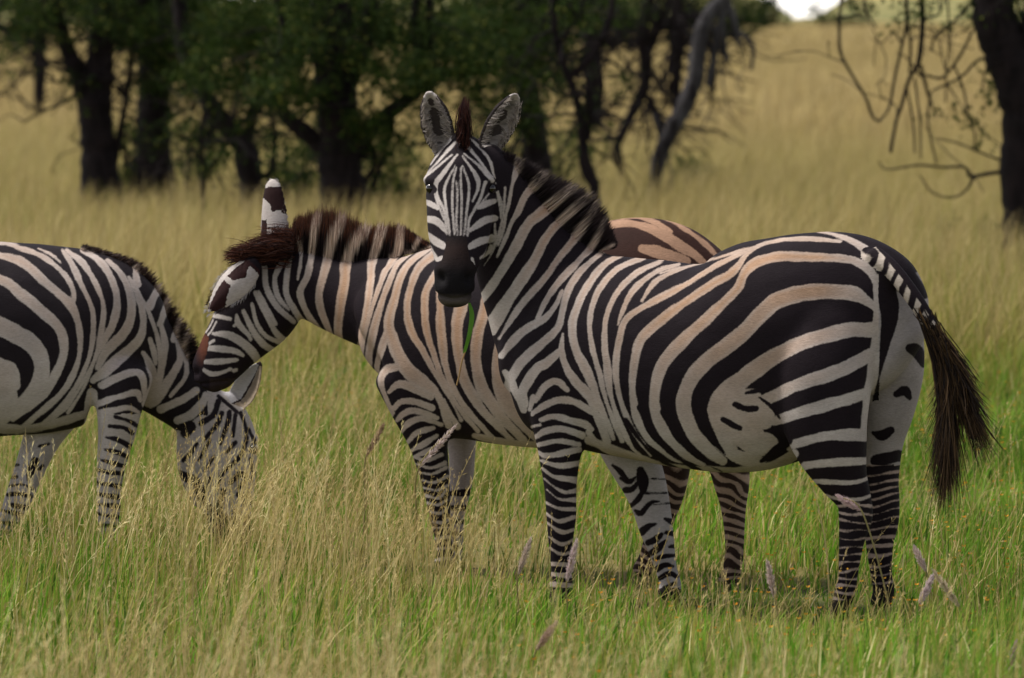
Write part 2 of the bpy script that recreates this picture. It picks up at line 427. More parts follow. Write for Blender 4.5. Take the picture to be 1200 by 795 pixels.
def coat_colors(info, tan_of, seed, f):
    co, q = info['co'], info['q']; nv = len(co)
    t = np.clip(tan_of(q)*(.72+.5*np.clip((f-1)/4, 0, 1))+.40*noise3(co*7, seed, 4), 0, 1)   # dusty shadow stripes run down the middle of the pale ones
    light = WHITE+(TAN-WHITE)*t[:, None]
    dark = np.tile(BLACK, (nv, 1))
    return light, dark
def paint_ears(info, f, light, dark, styles):
    for k, st in enumerate(styles):
        mks = info['ear_id'] == k
        t = info['ear_t'][mks]; u = info['ear_u'][mks]; w = info['ear_in'][mks]
        fn = st(t, u, w, info['co'][mks])
        f[mks] = fn[0]; light[mks] = fn[1]; dark[mks] = fn[2]
# ================================================================ the zebra turned to the viewer
A_STRIPES = parse('''
# neck
592,220,3 590,250,3 585,274,2.5 580,288,1.5
608,188,11 605,200,8 600,217,5 597,236,5 593,252,4 589,272,3 583,288,1.5
636,206,13 628,216,12 615,230,8 607,248,7 600,260,5 594,275,4 582,301,1.5
672,220,13 658,230,13 638,247,13 620,262,12 608,283,12 596,304,11 582,326,10 566,348,10 558,354,9
694,228,11 683,236,12 654,262,10 638,283,11 628,302,12 612,326,13 594,352,13 582,372,18 574,384,20
699,240,9 689,256,9 673,280,10 653,304,8 636,328,8 616,350,8 596,378,6 585,397,5
708,258,6 703,270,6 693,290,8 681,302,6 663,320,7 646,340,7 634,362,6 629,374,6
658,341,3 650,358,5 636,374,8 616,385,10 598,403,10 588,417,8
719,287,4 703,297,5 681,317,6 665,340,7 659,362,7 653,385,9 632,405,11 612,423,11 598,445,11 594,457,10
# shoulder fork and chest
659,391,4 658,409,7 663,429,8 676,449,10 683,456,11 691,464,12 699,478,10
656,412,8 640,426,10 630,431,10 618,448,11 612,460,11 616,474,8
592,436,6 602,450,7 610,472,7
628,470,6 638,454,8 652,447,9 665,457,5
622,480,5 626,466,7
625,486,5 628,482,7 650,470,9 670,470,9 690,480,7 700,486,6
634,492,5 650,488,7 670,493,8 685,497,8 694,503,6
624,500,4 633,498,4
626,514,4 640,505,7 660,503,6 682,510,8
628,522,4 655,517,5 678,521,6
630,529,3 640,534,5 660,531,8 678,527,8
632,539,2 655,546,6 678,543,9
636,549,2 650,559,4 676,563,9
638,561,2 650,571,3 662,577,5 676,575,6
641,574,2 655,585,3 674,586,6
640,589,3 655,596,4 675,597,5
640,602,3 655,611,4 674,606,4
641,613,3 658,624,4 673,621,4
643,629,3 658,638,4 672,633,4
644,642,3 658,650,4 672,646,4
# barrel
738,293,7 708,310,7 688,335,8 675,363,9 670,383,10 675,411,10 688,436,11 698,461,8 705,480,7 715,504,5 719,514,4
755,300,6 723,315,7 703,338,8 693,363,7 691,388,7 695,412,6 703,441,5 708,462,5 718,490,5 729,517,4
776,305,3 745,320,6 723,343,7 710,371,8 708,401,8 712,434,8 715,460,7 725,493,6 740,523,4 750,533,3
796,309,2 766,320,5 740,343,7 728,368,5 724,381,3
883,289,2 838,303,3 798,315,4 768,330,6 752,353,4
813,310,2 774,320,3
880,292,3 860,301,4 836,313,5 801,335,8 761,356,8 735,373,8 727,391,9 722,420,8 722,444,7 728,473,7 743,506,5 763,533,4
985,281,3 963,279,4 926,278,5 901,283,5 888,288,4 874,299,4 866,311,6 855,322,9 834,334,9 801,356,11 768,381,12 751,398,11 743,426,10 741,460,10 748,493,11 763,516,9 788,536,6 800,540,3
1025,330,5 1021,320,8 1008,308,10 990,302,10 951,300,11 913,300,12 886,308,12 873,320,10 865,338,10 850,353,11 824,378,13 800,400,14 777,426,14 767,457,13 768,483,13 781,511,13 801,531,9 824,545,3
1026,361,8 1016,353,12 996,343,18 951,342,19 913,351,20 896,363,19 870,391,18 838,416,18 824,428,18 808,448,17 801,475,17 811,506,17 831,528,14 848,540,8
1020,387,18 995,387,18 951,398,18 908,418,19 888,431,20 870,444,20 852,458,22 841,474,22 840,496,22 851,518,22 861,534,14
845,522,12 868,536,16 892,541,10
858,470,40 868,498,44 885,518,30 900,520,24
880,470,26 895,490,26
893,488,10 880,530,14 897,526,10
1020,416,14 982,435,15 938,450,15 897,469,12 880,474,10
1018,459,12 992,468,14 954,479,14 922,489,12 908,494,10
1012,510,14 976,510,12 941,517,10 926,522,10
1019,540,7 988,541,9 960,543,9 944,546,9
1028,556,4 1001,565,5 969,564,6 955,563,6
1028,577,4 1007,585,4 982,583,5 970,580,5
1027,325,6 1028,370,8 1026,411,12 1020,448,14 1016,463,12 1012,510,12
955,268,2 983,274,5 1003,283,9 1021,295,11 1031,303,9
# pale edge of the belly, crossed by the thin ends of the black stripes
690,516,10 725,530,12 760,542,12 800,550,12 850,554,14 900,549,14 930,532,12
592,436,6 598,448,8 606,462,9 614,480,8
700,488,8 706,502,10 712,517,8
690,506,6 698,518,8
b 733,493,7 752,518,5 773,537,4 800,551,3
b 751,478,10 765,508,9 798,538,5 826,553,4
b 780,483,14 797,513,10 826,541,5 846,551,2
b 818,475,17 831,508,11 850,533,3
# dark flecks on the flank
b 861,474,8 874,479,9 886,479,7
b 848,492,7 858,498,6 867,502,6
b 874,461,6 884,459,8 893,457,6
b 892,540,5 906,531,12 924,516,12
b 890,466,4 903,476,5 914,490,3
''')
A_FACE = parse('''
534,194,1 523,215,3 521,229,3 525,260,2.6 527,276,2
535,197,1.8 531,213,2 530,241,2.4 531,256,2 533,278,1.8
535,213,1.5 536,229,1.6 535,258,1.8 536,278,1.6
540,197,1.8 540,213,2.4 541,236,2.2 540,276,2.2
542,195,2 549,215,3 549,231,3 547,248,2.6 544,276,1.8
542,184,2 558,207,5 560,221,3.5 554,236,2
544,181,2 565,199,4 575,213,4
546,168,3.5 552,178,4 562,190,3 575,208,2
557,170,2.5 567,180,2.6 574,190,3 579,209,3
550,163,2.5 560,171,2.5
536,182,2 520,203,5 511,217,4.5 513,231,3 521,249,3 523,274,2
530,182,2 514,195,2.5 502,205,4 498,214,3.5
534,168,3.5 526,176,4 516,187,3 499,205,2.5
529,164,2.4 518,175,2.5 505,193,2
509,226,2 514,241,2.5 521,258,2.5
568,214,3.5 564,230,3 556,246,3 550,258,3 548,276,2.2
574,226,2 566,236,2
498,237,6 504,239,7 513,244,5
499,257,8 508,258,9 515,262,8 521,270,4
500,274,6 510,283,9 519,288,8
503,290,5 508,298,4 512,304,5 518,302,4
579,236,6 570,239,8 561,243,5
580,256,8 570,258,9 561,263,8 551,270,4
576,280,8 564,283,9 555,287,8 550,290,5
575,290,5 571,297,4 564,303,3
553,304,5 556,312,3
580,216,3 585,235,3.5 587,256,2
583,222,2 588,240,2 589,262,1.6
580,262,2 580,284,2.2 574,300,2 566,312,2
b 498,221,9 506,222,11 510,223,5
b 572,222,6 576,221,11 582,220,8
''')
A_FARFORE = parse('''
b 750,551,9 753,562,13 754,576,5
b 719,545,4 727,552,7 734,561,5
b 728,560,4 738,564,6 745,559,2
b 734,574,7 741,573,6 747,566,3
b 741,592,7 748,585,6 752,578,3
b 745,598,4 752,601,8 763,589,5 772,588,2
b 752,624,9 760,617,9 768,614,5
b 760,636,8 768,632,8 775,626,4
b 762,649,7 772,642,8 779,634,3
b 767,655,4 778,652,5 790,651,4
b 770,667,6 780,662,6 788,664,3
b 774,678,5 784,672,6 792,676,4
b 778,689,4 790,684,5
b 763,561,1.5 778,562,2.5
b 758,578,1.5 780,578,2
b 760,592,1 784,590,3
b 778,608,4 788,612,9
b 780,624,4 790,626,7
b 784,641,3 794,640,6
''')
A_FARHIND = parse('''
b 1033,316,14 1040,345,26 1043,372,20 1036,410,10 1028,445,4
b 1046,298,10 1066,318,14 1084,345,12
b 1066,408,10 1075,412,16 1082,428,6
b 1050,462,9 1060,458,12 1066,466,6
b 1024,507,5 1034,510,12 1044,504,9
b 1028,540,14 1052,534,14
''')
def smooth01(x, a, b): return np.clip((x-a)/(b-a), 0, 1)
def paint_A(I):
    q, own, nm = I['q'], I['own'], I['names']
    f = stroke_field(q, A_STRIPES+A_FACE)
    tan = lambda q: .85*smooth01(q[:, 1], 520, 330)*smooth01(q[:, 0], 575, 640)*smooth01(q[:, 0], 1040, 960)-.05
    light, dark = coat_colors(I, tan, 3, f)
    hd = own == nm.index('head')
    light[hd] = WHITE*1.02
    # muzzle
    mz = smooth01(q[:, 1], 272, 284)*np.where(hd, 1, 0)*smooth01(np.abs(q[:, 0]-(537-.06*(q[:, 1]-280))), 30, 22+0*q[:, 0])
    inm = hd & (q[:, 1] > 277+3.0*noise3(I['co']*70, 17, 2)) & (np.abs(q[:, 0]-535) < np.interp(q[:, 1], [276, 290, 305, 318, 365], [12, 13, 17, 27, 30]))
    f[inm] = np.minimum(f[inm], -np.clip((q[inm, 1]-276)*1.0, 0, 8)-0)
    br = smooth01(q[:, 1], 272, 290)*smooth01(q[:, 1], 322, 296)
    dark[inm] = np.array([.0065, .0055, .0065])+np.outer(br[inm], [.013, .006, .004])
    chin = inm & (q[:, 1] > 340)
    dark[chin] += np.outer(smooth01(q[chin, 1], 344, 354)*smooth01(q[chin, 1], 362, 356), [.06, .05, .045])
    # far legs, seen on the pale inner side
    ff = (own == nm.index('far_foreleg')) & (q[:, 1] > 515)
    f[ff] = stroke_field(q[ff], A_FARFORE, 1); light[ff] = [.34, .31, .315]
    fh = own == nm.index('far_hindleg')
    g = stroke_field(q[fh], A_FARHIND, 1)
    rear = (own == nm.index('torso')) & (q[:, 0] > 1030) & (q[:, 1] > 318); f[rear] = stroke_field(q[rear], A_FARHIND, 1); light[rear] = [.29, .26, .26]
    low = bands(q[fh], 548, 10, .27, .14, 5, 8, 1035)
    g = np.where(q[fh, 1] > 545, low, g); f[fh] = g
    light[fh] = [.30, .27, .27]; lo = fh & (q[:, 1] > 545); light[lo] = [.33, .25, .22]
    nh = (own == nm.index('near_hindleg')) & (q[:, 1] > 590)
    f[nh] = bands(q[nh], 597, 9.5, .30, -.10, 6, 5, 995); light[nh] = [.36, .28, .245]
    nf = (own == nm.index('near_foreleg')) & (q[:, 1] > 652)
    f[nf] = bands(q[nf], 655, 12, .4, 0, 2, 5, 657)
    # rump seen from behind: dark skin under the tail, dock rings
    tl = own == nm.index('tail')
    s = np.clip(((q[tl, 0]-1024)*.61+(q[tl, 1]-300)*.79)/128, 0, 1); ph = s*9.0
    off = (q[tl, 0]-1024)*.79-(q[tl, 1]-300)*.61-2; ph = s*7.5+.03*off+.18*noise3(I['co'][tl]*40, 6, 2)
    f[tl] = np.minimum((2*np.abs(ph-np.floor(ph+.5))-.46)*7, 9-off*1.1)-np.where(s > .84, 6, 0); light[tl] = [.42, .36, .31]
    hoof = ((q[:, 1] > 704) & (own == nm.index('near_hindleg'))) | ((q[:, 1] > 690) & (own > 2) & (own != nm.index('near_hindleg')) & (own != nm.index('tail')))
    f[hoof] = -8; dark[hoof] = [.02, .017, .015]
    def ear(flip):
        def st(t, u, w, co):
            inner = w > -.001
            nz = noise3(co*60, 4, 3); nl = noise3(np.c_[co[:, 0]*40, co[:, 1]*40, co[:, 2]*160], 5, 3)
            cen = 1.15-np.hypot((u+.05)/.42, (t-.50)/.32)+.8*nl
            s = np.where(inner, -cen*7, 5.)
            s = np.where((np.abs(u) > .86+.05*nz), -5, s)
            s = np.where((t > .93), 4, s)
            s = np.where(~inner & (t > .55) & (t < .93), -6, s)
            s = np.where(~inner & (t < .22) & (nz > .1), -4, s)
            L = np.where(inner[:, None], np.array([.30, .265, .245])*(1+.5*nl)[:, None]+np.clip(np.abs(u)-.45, 0, 1)[:, None]*.25, WHITE*.95)
            Dk = np.where(inner[:, None], np.array([.05, .04, .038]), BLACK)
            return np.clip(s, -8, 8), np.clip(L, .02, .8), Dk
        return st
    paint_ears(I, f, light, dark, [ear(0), ear(1)])
    # nostrils and mouth on the muzzle
    disp = np.zeros(len(q))
    for sx in (516.5, 549.5):
        d2 = ((q[:, 0]-sx)/5.5)**2+((q[:, 1]-326)/7)**2
        disp -= np.where(hd, .019*np.exp(-d2), 0)
        d3 = ((q[:, 0]-(sx-(533-sx)*-.12))/9)**2+((q[:, 1]-320)/12)**2
        disp += np.where(hd, .008*np.exp(-d3), 0)
    disp -= np.where(hd & (q[:, 1] > 330), .006*np.exp(-((q[:, 1]-351-.02*(q[:, 0]-533)**2*-.6)/2.2)**2), 0)
    for sx in (502, 577):                              # brow ridge over each eye
        disp += np.where(hd, .010*np.exp(-(((q[:, 0]-sx)/9)**2+((q[:, 1]-211)/5)**2)), 0)
        disp -= np.where(hd, .007*np.exp(-(((q[:, 0]-sx)/6)**2+((q[:, 1]-222)/5)**2)), 0)
    disp += muscle(I)
    return f, light, dark, disp
def muscle(I):
    return .0055*noise3(I['co']*np.array([6.5, 5, 4.5]), 21, 2)+.0016*noise3(I['co']*np.array([22, 16, 9]), 22, 2)
DA = 20.0
A_CH = dict(
 torso=[(630,390,.19,80,.19),(654,398,.16,110,.235),(700,412,.11,115,.27),(760,421,.04,118,.29),(820,429,-.03,121,.30),(870,425,-.09,128,.30),(920,403,-.14,131,.285),(965,386,-.19,118,.27),(1001,387,-.24,112,.215),(1030,402,-.275,92,.155),(1047,416,-.30,60,.10)],
 neck=[(672,385,.17,98,.20),(645,347,.18,84,.17),(615,302,.17,64,.12),(594,252,.15,46,.10),(577,214,.12,36,.09),(562,190,.10,28,.08)],
 head=[(543,170,.11,20,.09),(541,190,.105,34,.13),(540,205,.095,40,.145),(539.5,220,.08,42,.15),(539,243,.045,40,.145),(538.5,265,-.005,38.5,.125),(538,287,-.058,34.5,.097),(535.5,305,-.098,28,.078),(533,320,-.12,25,.07),(533,338,-.13,25,.07),(533,350,-.13,21,.06)],
 near_foreleg=[(648,420,.03,42,.12),(655,470,.0,36,.10),(657,508,0,31,None),(656,538,0,23.5,None),(657,572,0,19,None),(658,605,0,18,None),(657,640,0,14,None),(658,668,0,11.5,None),(658,686,0,13,None),(655,700,0,14,None)],
 far_foreleg=[(722,480,.28,42,.11),(738,530,.28,31,None),(752,560,.28,27,None),(762,590,.28,22,None),(769,620,.28,19,None),(776,648,.28,14.5,None),(782,673,.28,12,None),(786,687,.28,12.5,None),(783,697,.28,13.5,None)],
 near_hindleg=[(975,375,-.33,58,.12),(966,435,-.37,57,.13),(966,490,-.38,50,.12),(976,530,-.38,40,.11),(988,560,-.38,28,.08),(1001,586,-.38,19,None),(1003,606,-.38,18.5,None),(998,635,-.38,14,None),(994,672,-.38,11.5,None),(990,696,-.38,12.5,None),(984,710,-.38,11.5,None),(980,720,-.38,13.5,None)],
 far_hindleg=[(1032,375,-.14,50,.12),(1040,428,-.12,45,.12),(1038,480,-.11,35,.10),(1034,520,-.10,24,.08),(1030,560,-.10,22,None),(1033,590,-.10,20,None),(1033,612,-.10,19,None),(1031,640,-.10,15,None),(1033,675,-.10,12.5,None),(1036,692,-.10,13,None),(1032,708,-.10,13,None)],
 tail=[(1024,300,-.36,15,None),(1042,313,-.40,13.5,None),(1058,332,-.43,13,None),(1076,357,-.45,12,None),(1090,380,-.46,10.5,None),(1102,402,-.47,8,None)],
 cheek=[(545,225,.16,40,.10),(548,255,.11,34,.10)],
)
A_EARS = [dict(base=(521,186,.10), tip=(502,109,.05), face=(-.18,-1,.12), hw=18.5, cup=.040),
          dict(base=(568,186,.12), tip=(607,111,.07), face=(.55,-1,.10), hw=19, cup=.045)]
zA = build_zebra('zebra with its face turned to the camera, green grass blade in its mouth', 'zebras grazing together', DA, (820, -.05), A_CH, A_EARS, paint_A)
ns = 520
for e in A_EARS:                                       # long pale hairs inside each ear
    b0, t0_ = V(*e['base'][:2], DA+e['base'][2]), V(*e['tip'][:2], DA+e['tip'][2]); ax = t0_-b0; Le = np.linalg.norm(ax); ax /= Le
    fw = np.array(e['face'], float); fw -= fw@ax*ax; fw /= np.linalg.norm(fw); sdv = np.cross(ax, fw); hwm = e['hw']*DA/FPX
    t = rng.uniform(.08, .88, ns); sg = np.where(rng.uniform(0, 1, ns) < .5, -1, 1); u = sg*rng.uniform(.62, .97, ns)
    wid = np.interp(t, *EAR_PROF)*hwm; p = b0+ax*(t*Le)[:, None]+sdv*(u*wid)[:, None]-fw*(e['cup']*(1-u*u)*.9-.004)[:, None]
    q = p-sdv*(sg*wid*rng.uniform(.2, .5, ns))[:, None]+ax*rng.normal(.012, .012, ns)[:, None]+fw*rng.uniform(.0, .02, ns)[:, None]
    cvv = np.array([.40, .35, .32])*rng.uniform(.5, 1.2, ns)[:, None]
    hair_strands('ear_hair', p, (p+q)/2+fw*.006, q, lambda v, t, h: cvv[h], zA, .0024)
eye(505, 221, DA+.012, .018, zA); eye(575.5, 221, DA+.012, .018, zA)

def along(poly, n_, jitter=0):
    P = catmull(np.array(poly, float), 12); s = np.r_[0, np.cumsum(np.linalg.norm(np.diff(P[:, :2], axis=0), axis=1))]
    u = np.sort(rng.uniform(0, s[-1], n_)); return np.stack([np.interp(u, s, P[:, k]) for k in range(P.shape[1])], 1), u/s[-1]
def mane(parent, D0, base, tips, n_, strokes, tipcol, spread=.015, tip_dark=.45, width=.003, lenjit=.16):
    B, u = along(base, n_)
    Tp = np.stack([np.interp(u, np.linspace(0, 1, 200), catmull(np.array(tips, float), 40)[np.linspace(0, (len(tips)-1)*40, 200).astype(int)][:, k]) for k in range(2)], 1)
    lat = rng.normal(0, spread, n_); lat = np.clip(lat, -2.2*spread, 2.2*spread)
    ln = 1+rng.normal(0, lenjit, n_)-(np.abs(lat)/spread*.12); ln = np.clip(ln, .35, 1.25)
    Tq = B[:, :2]+(Tp-B[:, :2])*ln[:, None]+rng.normal(0, 1.2, (n_, 2))
    r0 = np.array([V(b[0], b[1], D0+b[2]) for b in B]); t0 = np.array([V(t[0], t[1], D0+b[2]) for t, b in zip(Tq, B)])
    r0[:, 1] += lat; t0[:, 1] += lat*1.9+rng.normal(0, .008, n_)
    r0 -= (t0-r0)*.12
    md = (r0+t0)/2+rng.normal(0, .006, (n_, 3))
    tj = rng.normal(0, .12, n_); vj = rng.uniform(.75, 1.2, n_)
    def cols(v, t, hid):
        s = stroke_field(to_px(v), strokes)
        k = np.clip(s/1.2*.5+.5, 0, 1)
        c = np.array([.014, .009, .010])+(np.array([.66, .53, .44])-np.array([.014, .009, .010]))*k[:, None]
        d = np.clip((t+tj[hid]-(1-tip_dark))/.28, 0, 1)[:, None]
        return (c*(1-d)+np.array(tipcol)*d)*vj[hid][:, None]
    return hair_strands('mane', r0, md, t0, cols, parent, width)
mane(zA, DA, [(586,188,.11),(600,213,.13),(615,230,.15),(637,247,.16),(652,263,.17),(671,281,.17),(692,290,.16),(716,292,.14)],
     [(590,176),(622,192),(644,205),(672,216),(692,228),(706,245),(714,262),(724,287)], 9000, A_STRIPES, (.022,.014,.015), tip_dark=.37, lenjit=.09, width=.0025)
def tuft(name, parent, D0, n_, root_fn, tip_fn, col, colvar, width=.003, midpull=0):
    r0 = root_fn(n_); t0 = tip_fn(n_, r0); md = (r0+t0)/2+rng.normal(0, .012, (n_, 3)); md[:, 2] += midpull
    cv = rng.uniform(0, 1, n_)[:, None]**2
    cc = np.array(col)+(np.array(colvar)-np.array(col))*cv
    return hair_strands(name, r0, md, t0, lambda v, t, h: cc[h]*(.8+.5*t)[:, None], parent, width)
def fore_root(n_):
    x = rng.normal(543, 3.4, n_); y = rng.uniform(146, 180, n_)
    return np.array([V(a, b_, DA+.05+.05*rng.uniform(-1, 1)) for a, b_ in zip(x, y)])
def fore_tip(n_, r0):
    h = rng.uniform(.25, 1, n_)
    return r0+np.stack([rng.normal(.006, .006, n_)+(V(543, 150, DA)[0]-r0[:, 0])*.5, rng.normal(-.03, .02, n_), .115*h], 1)
tuft('forelock', zA, DA, 1500, fore_root, fore_tip, (.012,.006,.007), (.06,.02,.014))
# tail switch: hairs leave the lower half of the dock and hang in two locks
Bt, ut = along([(1078,360,-.45),(1091,382,-.46),(1104,406,-.47)], 2600)
r0 = np.array([V(b[0]+rng.normal(0, 4), b[1], DA+b[2]+rng.normal(0, .015)) for b in Bt])
k = rng.uniform(0, 1, 2600); side = rng.uniform(0, 1, 2600) < .42
dep = .30+.70*rng.uniform(0, 1, 2600)
tx = np.where(side, 1120+40*dep**1.3+rng.normal(0, 9, 2600), 1111-4*dep+rng.normal(0, 9, 2600))
ty = np.where(side, 408+130*dep+rng.normal(0, 9, 2600), 410+192*dep+rng.normal(0, 9, 2600))
clump = rng.integers(0, 22, 2600); cj = rng.normal(0, 9, (22, 2)); tx = tx+cj[clump, 0]; ty = ty+cj[clump, 1]
mx_ = np.where(side, 1132, 1118)+rng.normal(0, 6, 2600)-.5*cj[clump, 0]; my_ = 402+70*dep
t0 = np.array([V(a, b_, DA-.45+rng.normal(0, .035)) for a, b_ in zip(tx, ty)])
md = np.array([V(a, b_, DA-.46+rng.normal(0, .03)) for a, b_ in zip(mx_, my_)])
cv = rng.uniform(0, 1, 2600)[:, None]**2.2; cc = np.array([.012, .008, .008])+np.array([.13, .075, .03])*cv
hair_strands('tail_tuft', r0, md, t0, lambda v, t, h: cc[h], zA, .0034)

# ================================================================ the zebra behind it, head to the left
B_STRIPES = parse('''
350,284,5 353,300,4 349,328,2
373,255,9 370,262,10 366,290,8 364,306,7 360,325,8 352,343,9 358,364,8 372,384,7 389,401,8 419,420,6
401,254,10 398,264,12 388,284,11 384,304,10 378,327,9 374,343,8 376,363,8 386,389,6 393,398,3
432,262,10 427,270,13 414,288,12 406,308,11 405,329,11 400,355,11 396,389,9 402,405,8 416,418,5
449,258,12 447,268,14 441,290,10 436,310,10 435,335,9 430,367,9 425,390,8 422,408,5
471,258,9 468,282,10 466,296,10 452,320,7 442,346,6 430,383,5 424,411,6 422,426,7 423,438,6 434,460,8 458,487,4
492,278,6 482,296,4 466,310,6 454,338,7 444,367,8 435,399,9 432,424,9 435,452,8 443,469,7 452,482,4
505,290,5 485,304,7 472,322,8 462,354,9 456,379,11 461,400,14 474,428,17 490,444,18 508,458,12
454,391,8 448,407,8 442,428,7 443,436,4
510,298,10 490,316,9 480,346,9 478,370,9 484,391,9 496,411,9 508,434,7 524,460,5 540,492,5
514,318,8 500,340,9 498,360,9 500,387,9 510,420,8 520,448,8 537,477,7 560,505,5
516,340,9 516,360,9 517,390,10 522,426,9 532,456,8 548,481,8 566,501,6 580,516,4
543,340,14 540,360,14 536,380,12 538,416,11 546,448,12 564,478,11 588,503,8 600,516,6
570,350,12 566,372,12 560,392,12 558,420,13 564,450,13 580,478,14 602,503,11 614,516,8
590,360,12 586,400,12 584,426,14 588,454,18 600,478,20 617,497,17 632,514,12
620,380,14 618,420,14 626,460,16 650,495,13 662,512,10
655,380,14 655,430,14 670,480,14
466,430,8 452,434,10 446,448,8 453,472,6 459,484,5
455,460,5 466,451,8 480,453,9 505,465,8
461,479,5 470,471,6 485,471,6 507,478,7
464,494,4 473,485,6 487,482,6 512,490,6
468,510,4 478,497,7 495,491,6 517,498,6
474,522,4 488,508,7 508,502,6
478,530,3 496,521,7 512,511,5
480,537,2 500,530,6 517,522,5
482,536,3 500,540,4 518,533,4
486,544,3 504,549,4 522,543,4
490,554,3.5 506,556,3.5 524,548,3
494,563,3 508,566,3.5 526,558,3
496,572,3 512,575,3 526,569,3
498,581,3 514,584,3 524,574,3
501,590,3 514,592,3 525,586,3
504,600,3 516,602,3 525,595,3
507,612,3 520,613,3 527,608,3
508,455,7 518,474,9 526,498,10
520,470,6 536,500,8
556,511,6 600,520,9 650,522,11 700,516,12
# rump
705,268,9 722,263,10 742,262,9 762,268,9 778,276,12 800,290,13 815,300,9 825,309,7
700,262,3 722,256,4 748,256,4 768,261,6 785,272,7
845,306,6 832,292,6 815,277,6 795,264,5 778,256,3
752,292,8 768,295,14 785,300,12 805,306,10
''')
B_HEAD = parse('''
306,300,4 310,314,6 312,336,6 324,359,7 344,377,6
330,300,5 330,308,7 322,326,5 326,348,6 338,363,3
342,294,5 340,302,6 336,326,7 336,346,7 346,365,8 360,385,8 372,397,6
299,343,4 310,365,6 320,385,6 330,397,8 334,400,9
303,342,2 312,359,4 322,379,5
285,365,5 297,389,7 310,405,8 324,413,7
295,356,3 301,379,5 312,394,5 328,402,5
277,369,3 279,379,7 291,393,5 294,399,3
274,382,3 280,379,5
249,391,4 267,393,9 285,403,10 298,416,10 304,428,8
242,408,6 258,409,8 276,412,7 285,417,4
239,424,5 258,424,7.5 278,422,4
237,433,4 248,439,6 260,437,4 270,433,4
274,435,4 277,434,4
243,404,3 250,399,4
244,369,5 256,371,5 269,374,5
245,374,2 240,382,2 233,393,2
249,375,2 245,383,2 238,393,2
253,377,2 247,388,2.4 242,394,2.4
276,308,2.5 265,325,2.5 256,340,2.5 251,352,2
281,314,3 270,330,3 262,342,2
271,312,2 258,332,2 252,347,2
262,322,2 253,340,1.8
''')
def paint_B(I):
    q, own, nm = I['q'], I['own'], I['names']
    f = stroke_field(q, B_STRIPES+B_HEAD)
    tan = lambda q: np.clip(.75*smooth01(q[:, 1], 520, 380)*smooth01(q[:, 0], 340, 400), 0, 1)+.25*smooth01(q[:, 0], 690, 720)
    light, dark = coat_colors(I, tan, 13, f)
    rp = (q[:, 0] > 690) & (q[:, 1] < 330); light[rp] = np.array([.29, .175, .115]); dark[rp] = [.03, .013, .010]
    hd = own == nm.index('head')
    light[hd] = WHITE*.95
    # muzzle: rusty nose patch running into black lips
    edge = (q[:, 0]-np.interp(q[:, 1], [385, 395, 410, 425, 440, 470], [236, 244, 243, 238, 236, 282]))
    mz = hd & (q[:, 1] > 391) & ((edge < 0) | (q[:, 1] > 443+.0*q[:, 0]))
    f[mz] = np.minimum(f[mz], -4); rust = smooth01(q[:, 1], 388, 396)*smooth01(q[:, 1], 432, 412)*smooth01(q[:, 0], 228, 236)
    dark[mz] = BLACK+np.outer(rust[mz], [.075, .022, .008])
    grey = hd & (q[:, 1] > 444) & (q[:, 0] > 246); dark[grey] = [.022, .015, .015]
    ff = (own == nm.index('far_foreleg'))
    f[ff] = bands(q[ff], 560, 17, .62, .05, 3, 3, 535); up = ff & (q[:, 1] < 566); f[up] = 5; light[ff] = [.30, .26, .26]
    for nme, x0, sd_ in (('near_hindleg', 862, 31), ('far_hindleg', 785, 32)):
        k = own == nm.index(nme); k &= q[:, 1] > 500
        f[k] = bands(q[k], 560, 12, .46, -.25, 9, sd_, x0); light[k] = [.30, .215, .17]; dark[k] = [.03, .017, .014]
    nf = (own == nm.index('near_foreleg')) & (q[:, 1] > 618); f[nf] = bands(q[nf], 625, 12, .36, .1, 2, 5, 520)
    st_far = lambda t, u, w, co: (np.clip(np.where(t > .90, 5, np.where(t > .69+.10*u+.05*noise3(co*70, 12, 2), -6, np.where((t > .28) & (t < .50) & (u > .15) & (u < .8), -5, 5))), -8, 8),
        np.array([.14, .06, .04])+(WHITE-np.array([.14, .06, .04]))*np.clip((t-.20+.10*noise3(co*40, 8, 2)-.08*u)/.22, 0, 1)[:, None], np.tile([.02, .009, .009], (len(t), 1)))
    def st_near(t, u, w, co):
        nz = noise3(co*45, 9, 3)
        s = np.where(t > .95, 5., np.where((t > .54+.32*np.maximum(u, 0)+.04*nz) & (u > -.62), -6, 5.))
        s = np.where((t < .46) & (t > .12) & (u < -.05+.3*nz) & (u > -.6), -4, s)
        s = np.where(t < .15, -4, s)
        return s, np.tile(WHITE*1.05, (len(t), 1)), np.tile([.025, .010, .010], (len(t), 1))
    paint_ears(I, f, light, dark, [st_far, st_near])
    disp = np.zeros(len(q))
    disp -= np.where(hd, .010*np.exp(-(((q[:, 0]-229)/4)**2+((q[:, 1]-437)/5)**2)), 0)
    disp -= np.where(hd & (q[:, 0] < 268), .007*np.exp(-((q[:, 1]-(450-.12*(q[:, 0]-245)))/2.0)**2), 0)
    disp += np.where(hd, .012*np.exp(-(((q[:, 0]-322)/22)**2+((q[:, 1]-372)/22)**2)), 0)
    disp += muscle(I)
    return f, light, dark, disp
DB = 21.3
